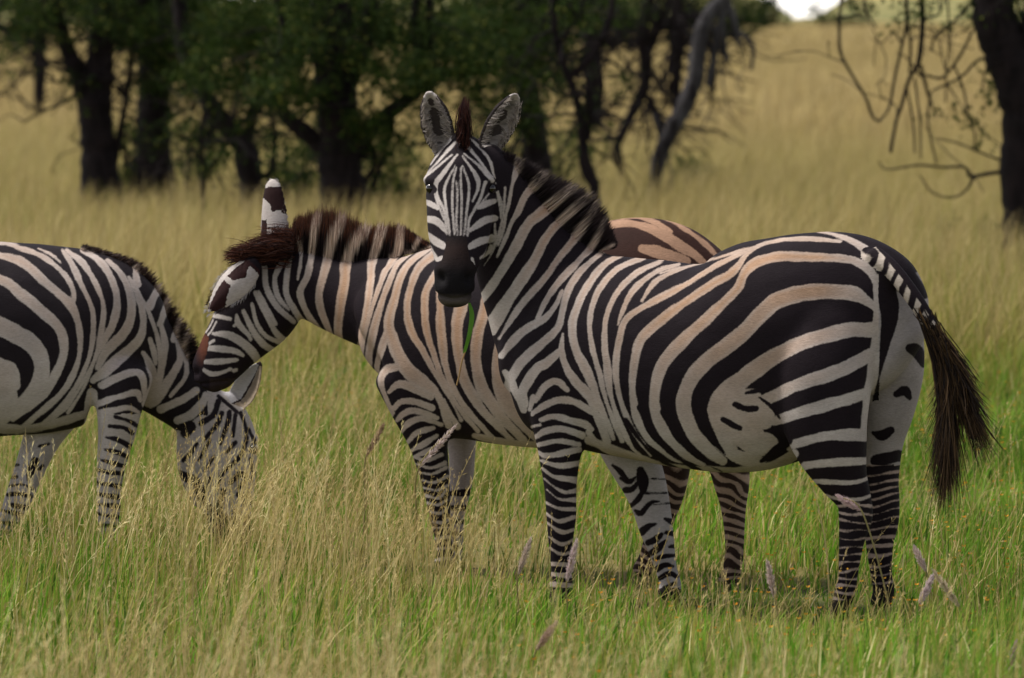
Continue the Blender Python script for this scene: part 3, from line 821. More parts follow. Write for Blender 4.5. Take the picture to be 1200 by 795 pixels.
B_CH = dict(
 torso=[(452,412,.04,42,.12),(468,402,.02,88,.20),(510,400,-.04,110,.25),(560,402,-.12,115,.27),(620,405,-.22,119,.28),(680,402,-.32,122,.28),(725,385,-.40,128,.27),(765,372,-.46,118,.26),(802,378,-.51,100,.22),(828,390,-.55,72,.15)],
 neck=[(492,372,.0,84,.17),(455,358,.09,60,.13),(415,350,.17,50,.10),(375,337,.23,43,.09),(345,326,.25,38,.085)],
 head=[(328,322,.25,40,.085),(312,347,.25,48,.10),(297,371,.25,46,.10),(272,403,.25,36,.075),(255,427,.24,30,.06),(247,441,.24,26.5,.055),(242,450,.24,19,.045)],
 near_foreleg=[(480,440,-.12,44,.11),(490,480,-.13,33,.10),(500,513,-.13,25,None),(507,545,-.13,20,None),(512,573,-.13,16.5,None),(515,598,-.13,14,None),(519,630,-.13,11,None),(522,650,-.13,11.5,None),(519,662,-.13,12.5,None)],
 far_foreleg=[(528,470,.13,36,.10),(540,512,.13,19,None),(541,550,.13,15,None),(537,580,.13,14,None),(534,605,.13,11,None),(533,640,.13,11,None),(531,655,.13,12.5,None)],
 near_hindleg=[(800,430,-.62,60,.12),(836,490,-.64,40,.11),(852,535,-.64,26,None),(858,570,-.64,20,None),(860,600,-.64,14,None),(861,640,-.64,11.5,None),(858,668,-.64,12.5,None),(853,682,-.64,13,None)],
 far_hindleg=[(770,430,-.36,58,.12),(780,490,-.36,38,.10),(788,535,-.36,22,None),(784,575,-.36,18,None),(776,605,-.36,15,None),(764,640,-.36,12,None),(758,658,-.36,12,None),(752,670,-.36,13,None)],
)
B_EARS = [dict(base=(325,304,.30), tip=(321,211,.32), face=(.75,1,0), hw=20, cup=.03, prof=([0,.12,.3,.5,.7,.85,.95,1],[.8,.98,1,.90,.72,.58,.36,.08])),
          dict(base=(302,306,.12), tip=(243,368,.04), face=(-.35,.75,-.75), hw=20, cup=.035, prof=([0,.12,.3,.5,.7,.85,.95,1],[.45,.7,.95,1,.78,.48,.24,.08]))]
zB = build_zebra('zebra standing behind the camera-facing one, head in profile with one ear drooped forward', 'zebras grazing together', DB, (640, -.25), B_CH, B_EARS, paint_B)
mane(zB, DB, [(340,296,.26),(365,300,.23),(383,304,.21),(405,307,.17),(435,307,.13),(453,303,.10),(468,297,.06),(485,294,.03),(505,291,-.02)],
     [(345,257),(363,251),(385,247),(408,254),(430,265),(450,265),(468,265),(482,272),(505,287)], 8500, B_STRIPES, (.10,.036,.018), tip_dark=.26, width=.0028, lenjit=.09)
def frB(n_):
    x = rng.uniform(280, 346, n_); y = 301-.22*(x-284)+rng.normal(0, 3+.10*(x-280), n_)
    return np.array([V(a, b_, DB+.17+rng.normal(0, .03)) for a, b_ in zip(x, y)])
cl_ = rng.normal(0, .010, 14)
def ftB(n_, r0):
    ln = rng.uniform(.35, 1, n_)**.6; tx = V(257, 298, DB+.15)
    x = np.maximum(r0[:, 0]-.105*ln, tx[0]+.01+.085*rng.uniform(0, 1, n_)**1.3); k = np.clip((r0[:, 0]-x)/.11, 0, 1)*np.clip((V(300, 0, DB)[0]-x)/.12, 0, 1)
    return np.stack([x, r0[:, 1]-.03+rng.normal(0, .012, n_), r0[:, 2]*(1-.8*k)+tx[2]*.8*k+rng.normal(0, .013, n_)+cl_[rng.integers(0, 14, n_)]*(.4+k)], 1)
def ear_rim(parent, e, D0, ns, col):
    b0, t0_ = V(*e['base'][:2], D0+e['base'][2]), V(*e['tip'][:2], D0+e['tip'][2]); ax = t0_-b0; Le = np.linalg.norm(ax); ax /= Le
    fw = np.array(e['face'], float); fw -= fw@ax*ax; fw /= np.linalg.norm(fw); sdv = np.cross(ax, fw)
    t = rng.uniform(.25, 1.0, ns); sg = np.where(rng.uniform(0, 1, ns) < .5, -1, 1); u = sg*rng.uniform(.85, 1.0, ns)
    p = b0+ax*(t*Le)[:, None]+sdv*(u*np.interp(t, *e['prof'])*e['hw']*D0/FPX)[:, None]-fw*(e['cup']*.2)
    q = p+ax*rng.uniform(.004, .018, ns)[:, None]+sdv*(sg*rng.uniform(.001, .010, ns))[:, None]+fw*rng.normal(0, .006, ns)[:, None]
    cvv = np.where(((t > .70) & (t < .90))[:, None], np.array([.02, .01, .009]), np.array(col)*rng.uniform(.6, 1.1, ns)[:, None])
    hair_strands('ear_hair', p, (p+q)/2, q, lambda v, t, h: cvv[h], parent, .0022)
ear_rim(zB, B_EARS[0], DB, 420, (.42, .38, .36)); ear_rim(zB, B_EARS[1], DB, 420, (.42, .39, .39))
def brB(n_): return np.array([V(a, b_, DB+.24+rng.normal(0, .02)) for a, b_ in zip(rng.normal(333, 8, n_), rng.uniform(282, 308, n_))])
tuft('ear_fur', zB, DB, 1500, brB, lambda n_, r0: r0+np.stack([rng.normal(.012, .014, n_), rng.normal(0, .015, n_), .075*rng.uniform(.4, 1, n_)], 1), (.014,.006,.006), (.10,.04,.024), width=.0026)
tuft('forelock', zB, DB, 2600, frB, ftB, (.012,.005,.005), (.085,.028,.015), width=.0026, midpull=.010)

# ================================================================ the grazing zebra at the left
C_STRIPES = parse('''
-60,290,5 0,285,5 25,291,5 45,298,6 63,310,6 78,325,6 86,342,6 86,352,6
45,291,2 60,298,3 71,308,2
-60,290,8 0,299,8 28,308,11 50,328,11 70,345,10 83,358,12 91,376,9 94,401,8 89,431,7 72,461,7 38,491,7 20,506,6
-60,310,10 0,327,11 25,345,13 50,366,14 68,383,12 75,403,11 72,425,11 55,456,12 33,476,11 15,490,7
-60,355,20 0,383,22 20,393,22 40,406,20 49,426,17 45,451,20 25,475,18 5,482,15
-40,425,24 0,432,26 12,437,20 18,452,12
-60,405,20 -30,440,20 -20,480,20
-10,440,40 5,470,34 0,490,20
-20,499,12 30,503,10 70,495,10 100,487,10
-80,300,10 -120,310,14 -160,330,14 -200,360,14
-80,340,12 -130,350,16 -180,380,16
-80,390,14 -130,400,16 -190,420,16
-90,440,16 -140,440,16 -190,460,14
73,293,4 83,308,7 96,335,7 108,363,7 109,391,5.5 104,421,5 88,456,5 63,486,4 35,505,4
78,293,5 98,310,7 113,335,7 121,358,6 119,386,6 111,421,4 93,456,4 75,480,3 50,500,3
96,293,4 116,305,7 131,328,8 137,353,8 133,378,8 123,398,7 111,426,3 98,456,3 80,485,2
126,305,4 143,323,7 153,348,8 153,373,9 143,393,11 125,411,11 115,431,8
151,325,3 163,348,7 168,376,8 163,398,10 145,416,12 125,433,13 110,446,8
163,343,2 176,371,5 186,401,5 188,426,4 184,449,5 175,468,5
176,398,5 180,411,6 183,427,3
168,414,6 175,426,8 181,441,7 177,460,5
118,452,8 141,441,9 160,436,8 168,444,6 171,460,5 170,470,5
112,474,8 140,465,7 160,461,7 166,470,5
108,488,12 130,482,9 150,478,5 164,484,4
108,462,12 106,480,14 104,494,10
# neck
188,381,6 193,401,8 191,421,8 188,441,8 180,460,14 172,474,10
206,393,5 211,421,7 198,446,10 183,468,13 176,476,8
217,416,6 218,441,5 200,465,3
230,458,8 210,471,9 188,481,9
241,462,6 237,473,9 224,486,9 207,494,9
158,314,6 161,334,8
187,334,8 174,360,10
197,350,7 187,380,8
211,374,6 203,398,7
221,388,5 214,412,6
''')
C_HEAD = parse('''
b 256,470,7.2 250,486,7.2 235,496,7.2
b 260,484,5.8 254,498,5.8 239,515,5.8
b 269,483,5.8 267,496,5.8 258,520,4.3
b 276,486,4.3 273,511,4.3
b 256,464,4.3 278,483,4.3
b 282,484,4.3 288,500,4.3 288,520,5.1 280,537,5.8 263,552,5.8
b 276,519,5.8 266,530,4.3
b 292,503,4.3 297,520,4.3
b 294,538,4.3 297,556,4.3
b 270,566,5.8 282,556,7.2 294,562,5.8
b 240,470,7.2 233,482,8.7 222,492,7.2
b 250,536,4.3 240,552,4.3
b 262,575,7.2 258,590,8.7 256,606,7.2
b 280,580,7.2 290,584,8.7 298,592,5.8
b 275,600,7.2 285,606,7.2 292,612,5.8
b 222,500,14.5 216,508,11.6
b 209,556,10.2 218,560,11.6 230,566,10.2 236,584,10.2
b 240,590,8.7 250,600,8.7
b 230,520,4 222,532,6 214,540,4
b 246,515,4 240,526,5 232,540,3
b 288,562,5 280,572,5
b 246,560,4 240,572,5 238,584,4
b 268,545,3 258,560,5 254,574,4
b 250,610,5 256,622,5
b 292,575,4 286,592,5
''')
C_FORE = parse('''
b 128,500,4 145,502,6 156,508,5
b 135,489,4 152,494,6 163,500,5
b 124,513,4 138,516,6 153,524,6
b 122,527,4 136,530,6 150,536,6
b 118,539,3 132,543,6 147,547,6
b 112,550,4 128,554,6 143,555,6
b 113,566,4 126,568,6 140,570,5
b 113,579,5 126,581,6 140,583,5
b 113,591,4 124,592,5 139,594,6
b 113,602,6 122,604,4 138,606,6
b 116,616,5 130,616,5 137,618,4
b 116,628,4 138,630,4
''')
C_FARFORE = parse('''
b 41,541,11 36,552,11 33,562,4
b 57,520,3 46,523,5
b 50,546,5 46,550,5
b 14,546,3 22,545,3
b 12,560,2 20,559,3
b 10,570,2 26,568,3 38,573,3
b 8,580,4 24,579,5 36,582,4
b 14,592,5 32,596,7
b 0,598,4 18,602,6 28,606,6
b 0,612,5 10,614,6 22,616,6
b -6,622,5 12,626,5
b -8,634,4 8,638,5
''')
def paint_C(I):
    q, own, nm = I['q'], I['own'], I['names']
    f = stroke_field(q, C_STRIPES)
    tan = lambda q: .42*smooth01(q[:, 1], 480, 320)
    light, dark = coat_colors(I, tan, 23, f)
    dark += .003
    off_ = (own == nm.index('torso')) & (q[:, 0] < -95); f[off_] = bands(q[off_], 300, 34, .5, -.5, 6, 44, -95)
    hd = ((own == nm.index('head')) | (own == nm.index('jaw'))) & ((q[:, 1] > 486) | (q[:, 0] > 243))
    f[hd] = stroke_field(q[hd], C_HEAD, 1); light[hd] = WHITE*.95
    mz = (own == nm.index('head')) & (q[:, 1] > 606+6*noise3(I['co']*30, 3)); f[mz] = -8
    nf = (own == nm.index('near_foreleg')) & (q[:, 1] > 486); f[nf] = stroke_field(q[nf], C_FORE, 1); light[nf] = WHITE*.95
    ff = own == nm.index('far_foreleg'); f[ff] = stroke_field(q[ff], C_FARFORE, 1); light[ff] = [.42, .38, .38]
    for nme in ('near_hindleg', 'far_hindleg'):
        k = (own == nm.index(nme)) & (q[:, 1] > 470); f[k] = bands(q[k], 520, 18, .5, .1, 3, 6)
    def st(t, u, w, co):
        s = np.where((u > -.05) & (u < .12), -4., 5.); s = np.where(t > .93, -4, s)
        L = np.where((u > .1)[:, None], np.array([.25, .20, .15]), np.array([.40, .385, .40]))
        return s, L, np.tile([.03, .02, .02], (len(t), 1))
    paint_ears(I, f, light, dark, [st])
    disp = muscle(I)
    disp += np.where(hd, .010*np.exp(-(((q[:, 0]-297)/8)**2+((q[:, 1]-516)/6)**2)), 0)
    return f, light, dark, disp
DC = 21.85
C_CH = dict(
 torso=[(160,420,.02,40,.12),(141,404,.01,80,.19),(110,396,0,101,.25),(60,397,0,110,.27),(0,397,0,114,.28),(-60,398,0,117,.28),(-120,387,0,118,.27),(-168,377,0,110,.25),(-205,386,0,86,.19),(-226,396,0,52,.10)],
 neck=[(150,410,.04,60,.16),(172,432,.08,50,.13),(196,455,.10,40,.10),(216,470,.12,36,.09),(236,482,.13,36,.085)],
 head=[(243,478,.13,38,.085),(254,510,.12,45,.11),(259,540,.11,43,.11),(264,575,.10,35,.085),(268,605,.09,27,.065),(270,625,.08,25,.06),(270,636,.08,20,.05)],
 jaw=[(226,508,.14,20,.07),(221,538,.13,15,.05),(224,560,.13,13,.045),(240,585,.12,15,.045)],
 near_foreleg=[(146,440,-.13,36,.11),(140,478,-.14,29,.10),(137,508,-.14,24,None),(131,540,-.14,18.5,None),(128,570,-.14,15,None),(127,595,-.14,14,None),(127,622,-.14,11,None),(128,638,-.14,11.5,None),(125,648,-.14,13,None)],
 far_foreleg=[(66,480,.12,32,.10),(50,512,.12,23,None),(35,550,.12,18,None),(20,588,.12,16,None),(8,612,.12,12.5,None),(-4,634,.12,11,None),(-10,644,.12,12.5,None)],
 near_hindleg=[(-180,420,-.13,60,.13),(-185,480,-.14,48,.11),(-170,530,-.14,26,None),(-160,570,-.14,18,None),(-164,600,-.14,12,None),(-166,630,-.14,11.5,None),(-170,650,-.14,13,None)],
 far_hindleg=[(-190,420,.13,58,.13),(-205,480,.14,46,.11),(-212,530,.14,26,None),(-208,570,.14,18,None),(-216,600,.14,12,None),(-222,628,.14,11.5,None),(-227,642,.14,13,None)],
 tail=[(-212,320,0,12,None),(-232,335,0,10,None),(-244,370,0,9,None),(-246,420,0,7,None)],
)
C_EARS = [dict(base=(273,478,.10), tip=(305,424,.06), face=(-.35,-1,.2), hw=17, cup=.03, prof=([0,.12,.3,.5,.7,.85,.95,1],[.6,.8,1,.95,.72,.45,.22,.06]))]
zC = build_zebra('zebra at the left edge with its head lowered, grazing in the tall grass', 'zebras grazing together', DC, (0, 0), C_CH, C_EARS, paint_C)
eye(297, 527, DC+.02, .019, zC)
mane(zC, DC, [(95,292,.0),(125,303,.01),(150,322,.02),(165,345,.04),(178,366,.06),(190,384,.08),(205,402,.10),(218,424,.12),(230,442,.13)],
     [(98,287),(131,297),(156,305),(174,318),(191,340),(204,362),(222,388),(234,410),(246,436)], 5000, C_STRIPES, (.05,.026,.018), tip_dark=.28, width=.0034)
Bt, ut = along([(-244,370,0),(-246,395,0),(-246,425,0)], 900)
r0 = np.array([V(b[0], b[1], DC+b[2]) for b in Bt]); t0 = r0+np.stack([rng.normal(0, .03, 900), rng.normal(0, .03, 900), -.5*rng.uniform(.4, 1, 900)], 1)
hair_strands('tail_tuft', r0, (r0+t0)/2, t0, lambda v, t, h: np.tile([.02, .014, .012], (len(v), 1)), zC, .004)
# ================================================================ trees
def tube(P, R, seg=10, wob=.12, seed=0):
    """bent tapering limb through world points P with radii R"""
    r_ = np.random.default_rng(seed)
    S = catmull(np.c_[P, R], 7); cen = S[:, :3]; rad = np.maximum(S[:, 3], .003)
    T = np.gradient(cen, axis=0); T /= np.maximum(np.linalg.norm(T, axis=1)[:, None], 1e-9)
    cen = cen+np.cumsum(r_.normal(0, 1, (len(cen), 3)), 0)*rad.mean()*.05
    ref = np.array([.3, .9, .2]); L = ref-(T@ref)[:, None]*T; L /= np.linalg.norm(L, axis=1)[:, None]; U = np.cross(T, L)
    th = np.linspace(0, 2*np.pi, seg, endpoint=False); ph = r_.uniform(0, 6.28, 3)
    prof = 1+wob*(np.sin(2*th+ph[0])*.6+np.sin(3*th+ph[1])*.5)
    v = cen[:, None]+(rad[:, None]*(1+r_.normal(0, wob*.35, (len(cen), 1))))[:, :, None]*(np.cos(th)[None, :, None]*L[:, None]+np.sin(th)[None, :, None]*U[:, None])*prof[None, :, None]
    k = len(cen); i = np.arange(k*seg).reshape(k, seg)
    F = np.stack([i[:-1], np.roll(i, -1, 1)[:-1], np.roll(i, -1, 1)[1:], i[1:]], -1).reshape(-1, 4)
    return v.reshape(-1, 3), F
def limbs(specs, D, seed):
    """specs: list of polylines of (px, py, width px[, depth offset])"""
    vs_, fs_, off = [], [], 0
    for n_, sp in enumerate(specs):
        P = np.array([V(s[0], s[1], D+(s[3] if len(s) > 3 else 0)) for s in sp]); R = np.array([s[2]*.5*D/FPX for s in sp])
        v, F = tube(P, R, seg=10 if R.max() > .03 else 6, seed=seed*31+n_)
        vs_.append(v); fs_.append(F+off); off += len(v)
    return np.vstack(vs_), np.vstack(fs_)
def leaf_cloud(clusters, D, seed, size=.045, cols=((.006, .014, .003), (.034, .058, .010)), dens=1.0):
    """many small leaflets gathered along drooping sprays inside ellipsoids (px, py, rx px, ry px, rz m, n[, depth])"""
    r_ = np.random.default_rng(seed); ctr = []; shade = []
    for cl in clusters:
        px, py, rx, ry, rz, n_ = cl[:6]; dd = cl[6] if len(cl) > 6 else 0
        k = max(3, int(n_*dens/23)); s = D/FPX
        d = r_.normal(size=(k, 3)); d /= np.linalg.norm(d, axis=1)[:, None]; rad = r_.uniform(.15, 1, k)**.55
        c0 = V(px, py, D+dd)+d*rad[:, None]*np.array([rx*s, rz, ry*s])
        for c in c0:
            m_ = r_.integers(14, 38); dirv = r_.normal(size=3)*np.array([1, 1, .45]); dirv /= np.linalg.norm(dirv)
            ln = r_.uniform(.12, .34); t = r_.uniform(-1, 1, m_)
            p = c+dirv*(t*ln)[:, None]+r_.normal(0, .035, (m_, 3)); p[:, 2] -= .10*t*t
            ctr.append(p); shade.append(np.full(m_, r_.uniform(0, 1)))
    ctr = np.vstack(ctr); shade = np.concatenate(shade); N = len(ctr)
    a = r_.normal(size=(N, 3)); a /= np.linalg.norm(a, axis=1)[:, None]; b_ = r_.normal(size=(N, 3)); b_ -= a*np.sum(a*b_, 1)[:, None]; b_ /= np.linalg.norm(b_, axis=1)[:, None]
    sz = size*r_.uniform(.6, 1.4, N)[:, None]
    v = np.stack([ctr-a*sz*.5, ctr+b_*sz*.22, ctr+a*sz*.5, ctr-b_*sz*.22], 1).reshape(-1, 3)
    F = np.arange(N*4).reshape(-1, 4)
    k = np.clip(shade*.7+r_.uniform(0, .35, N), 0, 1)[:, None]
    c = np.array(cols[0])*(1-k)+np.array(cols[1])*k
    yel = r_.uniform(0, 1, N) < .07; c[yel] = [.11, .12, .025]
    return v, F, np.repeat(c, 4, 0)
def tree(name, label, D, base_x, specs, clusters, seed, bark=None, group='acacia trees behind the zebras', size=.045, cat='tree', twigs=52, **kw):
    root = empty(name, V(base_x, HORIZON+CAM_H*FPX/D, D)); tag(root, label, cat, group)
    r_ = np.random.default_rng(seed+900); extra = []
    for _ in range(twigs):                              # a tangle of fine twigs leaving the limbs
        sp = specs[r_.integers(0, len(specs))]; i = r_.integers(0, max(len(sp)-2, 1)); f_ = r_.uniform()
        a0 = np.array(sp[i][:2], float)*(1-f_)+np.array(sp[i+1][:2], float)*f_
        if not -160 < a0[1] < 175: continue
        w_ = min(sp[i+1][2]*.5, r_.uniform(2.5, 6)); an = r_.uniform(-1, 1)*1.5+(math.pi if r_.uniform() < .5 else 0); L_ = r_.uniform(14, 34); P_ = [(a0[0], a0[1], w_+1)]; z_ = 0
        for k_ in range(r_.integers(3, 6)):
            an += r_.normal(0, .45); a0 = a0+L_*np.array([math.cos(an), math.sin(an)*.8+.12]); w_ *= .75; z_ += r_.normal(0, .15); P_.append((a0[0], a0[1], max(w_, 1.2), z_))
            if r_.uniform() < .5 and k_ < 3:
                an2 = an+r_.choice([-1, 1])*r_.uniform(.5, 1); b1 = a0+L_*.8*np.array([math.cos(an2), math.sin(an2)]); extra.append([(a0[0], a0[1], max(w_, 1.4), z_), (b1[0], b1[1], 1.2, z_), (b1[0]+r_.normal(0, 8), b1[1]+r_.uniform(0, 14), .9, z_)])
        extra.append(P_)
    v, F = limbs(specs+extra, D, seed); o = fast_quads('trunk', v, F, bark or M_BARK, root)
    if clusters:
        v, F, c = leaf_cloud(clusters, D, seed, size, **kw); o = fast_quads('crown', v, F, M_LEAF, root); set_color(o, c)
    return root
def gy(D): return HORIZON+CAM_H*FPX/D      # picture height of the ground at distance D
D = 53
tree('acacia_tree', 'dark forked acacia trunk, leftmost thick one, splitting low into two limbs', D, 122,
     [[(124,gy(D)+3,58),(121,215,48),(119,160,42),(117,118,40),(122,70,33),(126,20,30),(130,-60,26),(140,-160,18),(160,-260,8)],
      [(112,150,22),(98,108,24),(82,70,20),(68,30,17),(60,-20,15),(40,-100,11),(10,-190,5)],
      [(128,214,12),(143,140,7),(150,90,6),(160,20,5),(170,-60,4)],
      [(122,60,16),(150,20,12),(190,-20,9),(240,-80,5)], [(66,40,8),(30,30,6),(-10,34,4),(-40,30,3)]],
     [(20,-5,60,28,.5,900),(150,30,40,40,.6,900,.3),(70,-40,90,40,1.2,1500),(150,-60,110,50,1.4,2600),(110,-150,160,70,1.8,3600),(10,70,20,30,.3,160),(20,35,16,24,.3,120,-.3),(60,20,50,26,.5,700,-.4),(128,20,50,34,.6,1200,-.5),(90,100,14,20,.3,120,-.3)], 1)
tree('acacia_tree', 'dark upright acacia trunk close beside the forked leftmost trunk', D+1, 181,
     [[(182,gy(D+1)+3,50),(180,215,44),(181,150,40),(182,90,37),(178,30,34),(180,-60,28),(200,-170,16),(215,-260,8)],
      [(186,110,16),(205,80,13),(222,40,10),(240,-10,8),(260,-90,4)], [(176,40,14),(160,5,10),(140,-60,6)]],
     [(205,45,50,45,.7,1800,-.3),(230,95,40,28,.5,800,-.4),(190,10,70,40,.9,2000),(200,-80,130,60,1.6,3600),(215,125,18,30,.3,300,-.5),(225,70,46,40,.6,1500,-.8),(160,150,14,40,.3,200,-.5),(160,100,14,26,.3,160,-.4),(190,60,44,50,.6,1800,-.6),(255,20,50,36,.6,1500,-.6)], 2)
tree('acacia_tree', 'slanting dark acacia limb leaning left between upright trunks', D-2, 300,
     [[(300,gy(D-2)+3,30),(290,190,27),(276,160,24),(250,130,22),(228,95,20),(212,60,18),(205,0,15),(190,-90,10),(180,-200,4)],
      [(286,180,16),(298,130,14),(312,90,12),(330,40,10),(322,-20,8),(335,-120,5)], [(296,212,9),(318,200,7),(322,150,6),(312,110,5)],
      ],
     [(270,40,60,45,.7,2200),(310,70,40,34,.5,1500,-.5),(300,20,60,34,.6,2200,-.6),(280,100,30,30,.4,800),(300,135,30,30,.4,500,-.3),(255,75,40,40,.6,1400,-.5),(340,35,40,40,.6,1500,-.4),(300,-60,140,60,1.6,3600),], 3)
tree('sapling', 'thin twiggy sapling standing in front of the slanting limb', 50, 236,
     [[(234,gy(50)+2,6),(238,215,6),(236,160,5),(240,120,4),(238,80,2)], [(237,216,4),(258,180,5),(270,150,4),(282,110,3)], [(237,192,4),(215,160,3),(205,140,2)],[(237,170,3),(250,150,2),(262,140,2)]],
     [(240,150,24,24,.3,420,.1),(258,185,20,18,.2,160,-.2),(212,150,14,20,.2,150),(240,90,26,20,.3,500)], 11, group='thin saplings among the acacias', cat='sapling')
D = 47
tree('acacia_tree', 'thick dark acacia trunk at centre left with curved low branch on each side', D, 404,
     [[(402,gy(D)+3,60),(404,228,52),(402,180,48),(399,130,46),(396,80,46),(392,30,48),(390,-30,42),(385,-130,28),(380,-240,10)],
      [(388,186,22),(368,160,20),(346,144,19),(330,124,17),(322,100,13),(330,70,10),(334,30,8),(322,-20,6)],
      [(418,185,24),(432,155,20),(462,128,18),(490,104,16),(520,88,13),(560,82,10),(600,66,6)],
      [(410,100,20),(430,50,18),(436,0,16),(450,-70,10),(470,-160,5)],
      [(486,108,14),(492,70,13),(486,30,12),(490,-30,9),(500,-120,5)],[(500,100,9),(506,60,9),(504,0,8),(510,-80,5)],
      [(430,160,10),(440,190,8),(425,220,7),(418,250,5)], [(462,140,6),(450,180,6),(438,215,5),(428,240,4)],[(392,16,9),(352,70,6),(340,110,4)]],
     [(350,45,40,45,.6,1900,-.3),(440,60,50,45,.7,1700,-.2),(520,55,60,40,.7,2400),(470,30,60,40,.7,2000,.3),(430,140,34,20,.4,900,-.3),(345,185,20,20,.3,300,.2),(500,130,30,26,.4,600,-.2),(345,110,30,24,.4,700,-.4),(470,158,24,16,.3,320,-.2),(376,140,18,20,.3,200,.3),(410,-40,160,50,1.6,4500),(400,-140,200,80,2.2,5000),(365,110,26,20,.3,380,-.3),(455,190,26,18,.3,200),(545,108,30,18,.3,420),(400,20,60,40,.7,2200,.9),(330,90,34,24,.4,700,-.6),(480,85,50,26,.5,1300,-.6),(560,70,40,30,.5,1100,-.4)], 4)
D = 55
tree('acacia_tree', 'dark acacia trunk rising right behind the ears of the camera-facing zebra', D, 629,
     [[(632,gy(D)+3,42),(630,190,36),(626,140,34),(622,90,32),(624,40,34),(628,-20,30),(630,-120,18),(640,-220,6)],
      [(616,80,14),(590,50,12),(560,30,10),(520,10,6)], [(632,60,14),(655,20,11),(680,-30,8),(700,-100,4)],
      [(594,52,6),(592,100,5),(598,150,4)]],
     [(590,45,60,45,.7,2600,-.3),(630,70,36,40,.5,1300,-.4),(560,20,60,35,.7,1800),(640,15,50,40,.7,1600),(620,-70,150,60,1.6,4200),(608,130,26,28,.3,600,-.3),(585,100,36,30,.5,900,-.5),(665,60,30,40,.4,700,-.4),(640,150,16,26,.25,200,-.4),(575,140,24,24,.3,260),(530,40,60,40,.7,2200,-.8),(610,60,40,50,.5,1700,-.7)], 5)
D = 46
tree('sapling', 'thin crooked dark sapling with two stems just right of the zebra ears', D, 696,
     [[(700,gy(D)+3,9),(698,226,11),(694,205,11),(687,185,10),(684,160,11),(680,130,10),(672,105,9),(662,80,9),(652,50,8),(648,10,8),(650,-60,6),(640,-150,3)],
      [(697,222,8),(683,200,7),(680,180,6)], [(688,165,8),(692,130,7),(690,100,6),(680,78,5)], [(668,92,8),(690,70,9),(704,50,8),(716,15,8),(724,-50,5)],
      [(652,60,5),(664,40,5),(680,16,4),(690,-30,3)]],
     [(660,90,14,16,.2,130),(690,120,10,20,.15,90),(672,10,40,20,.4,400,.2),(640,110,14,30,.2,170),(700,-30,60,26,.6,700),(735,95,14,10,.2,70),(700,150,8,20,.1,50)], 6, group='thin saplings among the acacias', cat='sapling')
D = 62
tree('sapling', 'bent grey sapling with a zigzag stem between two taller trunks', D, 735,
     [[(733,gy(D)+3,7),(731,205,8),(724,175,9),(728,162,10),(742,135,11),(755,108,13),(760,80,14),(757,50,15),(762,15,14),(770,-50,11),(775,-150,5)],
      [(757,112,8),(768,130,9),(776,148,8)], [(760,60,10),(776,20,9),(790,-30,6)], [(757,54,7),(748,34,6),(752,10,6)],
      [(724,175,3),(705,190,3),(690,200,2)]],
     [(745,12,40,18,.5,800),(700,8,40,18,.5,600,.4),(760,-60,110,40,1.3,2400),(730,95,16,14,.2,90)], 7, bark=M_BARK, group='thin saplings among the acacias', cat='sapling')
D = 56
tree('dead_tree', 'leaning lichen-grey dead trunk with drooping broken twigs right of centre', D, 770,
     [[(763,gy(D)+3,13),(768,200,16),(776,176,19),(788,150,20),(800,128,21),(812,98,21),(818,66,20),(824,36,19),(836,14,18),(852,-6,16),(875,-60,10),(890,-130,5)],
      [(852,0,9),(859,20,8),(864,40,7),(866,55,4)],[(850,8,9),(842,44,9),(838,66,8),(832,90,7),(829,100,5)],
      [(858,38,6),(872,42,6),(882,56,5),(880,84,4)],[(846,30,6),(852,72,4)],      [(778,175,6),(772,150,7),(764,132,5)],[(790,158,4),(775,200,4),(765,240,3)],[(772,200,5),(758,230,4),(754,260,3)],
      [(842,46,2),(850,115,1.5),(862,140,1)],      [(836,30,7),(845,55,5),(850,70,4)]],
     None, 8, bark=M_BARK_GREY, group='dead trees', cat='dead tree', twigs=5)
D = 42
tw = [[(985,-53,8),(985,-20,6),(983,20,5.5),(985,58,5.5),(1000,88,5),(1014,112,5),(1022,136,5),(1030,143,4)],
      [(1030,143,4),(1042,124,4.5),(1051,95,5),(1056,60,5),(1064,20,6),(1060,-20,6),(1060,-49,7)],
      [(1076,-50,12),(1078,-30,10),(1080,20,9.5),(1078,70,9),(1064,96,7),(1056,120,6.5),(1050,150,6),(1044,180,6)],
      [(1079,76,7),(1088,104,6),(1093,125,4),(1097,137,3)], [(1090,108,4),(1088,145,3.5),(1097,192,3)],
      [(1062,100,4),(1070,140,3.5),(1072,180,3)],[(1072,92,4),(1077,140,3.5),(1079,186,3)],
      [(1172,22,8),(1145,30,5),(1125,62,5.5),(1112,84,5.5),(1100,92,5),(1084,88,4)],[(1118,76,4),(1128,108,4),(1135,134,4),(1142,155,3.5),(1141,178,3)],
      [(1186,62,7),(1150,70,5),(1128,88,5),(1106,96,4),(1092,106,3)],[(1202,198,9),(1160,206,7.5),(1141,208,7),(1128,196,5),(1105,198,4.5),(1075,194,4),(1040,198,3),(1030,190,2.5)],
      [(1141,208,6),(1130,225,4),(1115,232,3),(1095,226,2.5),(1078,205,2)],[(1200,198,6),(1150,182,3.5),(1125,168,3),(1098,162,2.5)],
      [(1012,-46,5),(1014,-20,4),(1016,8,4),(1027,32,3)],[(1118,-37,6),(1110,-20,4),(1112,40,4),(1110,80,3),(1109,120,3)],[(1166,-14,8),(1155,-10,6),(1120,20,5),(1098,40,4),(1092,60,4)],
      [(1079,90,5),(1065,70,3),(1050,62,2.5)],[(1057,52,4),(1050,40,3),(1030,50,2),(1022,44,2)],[(1188,80,7),(1165,80,5),(1155,84,4),(1150,108,3)],[(1062,20,5),(1068,50,5),(1066,86,4)]]
r_ = np.random.default_rng(77)
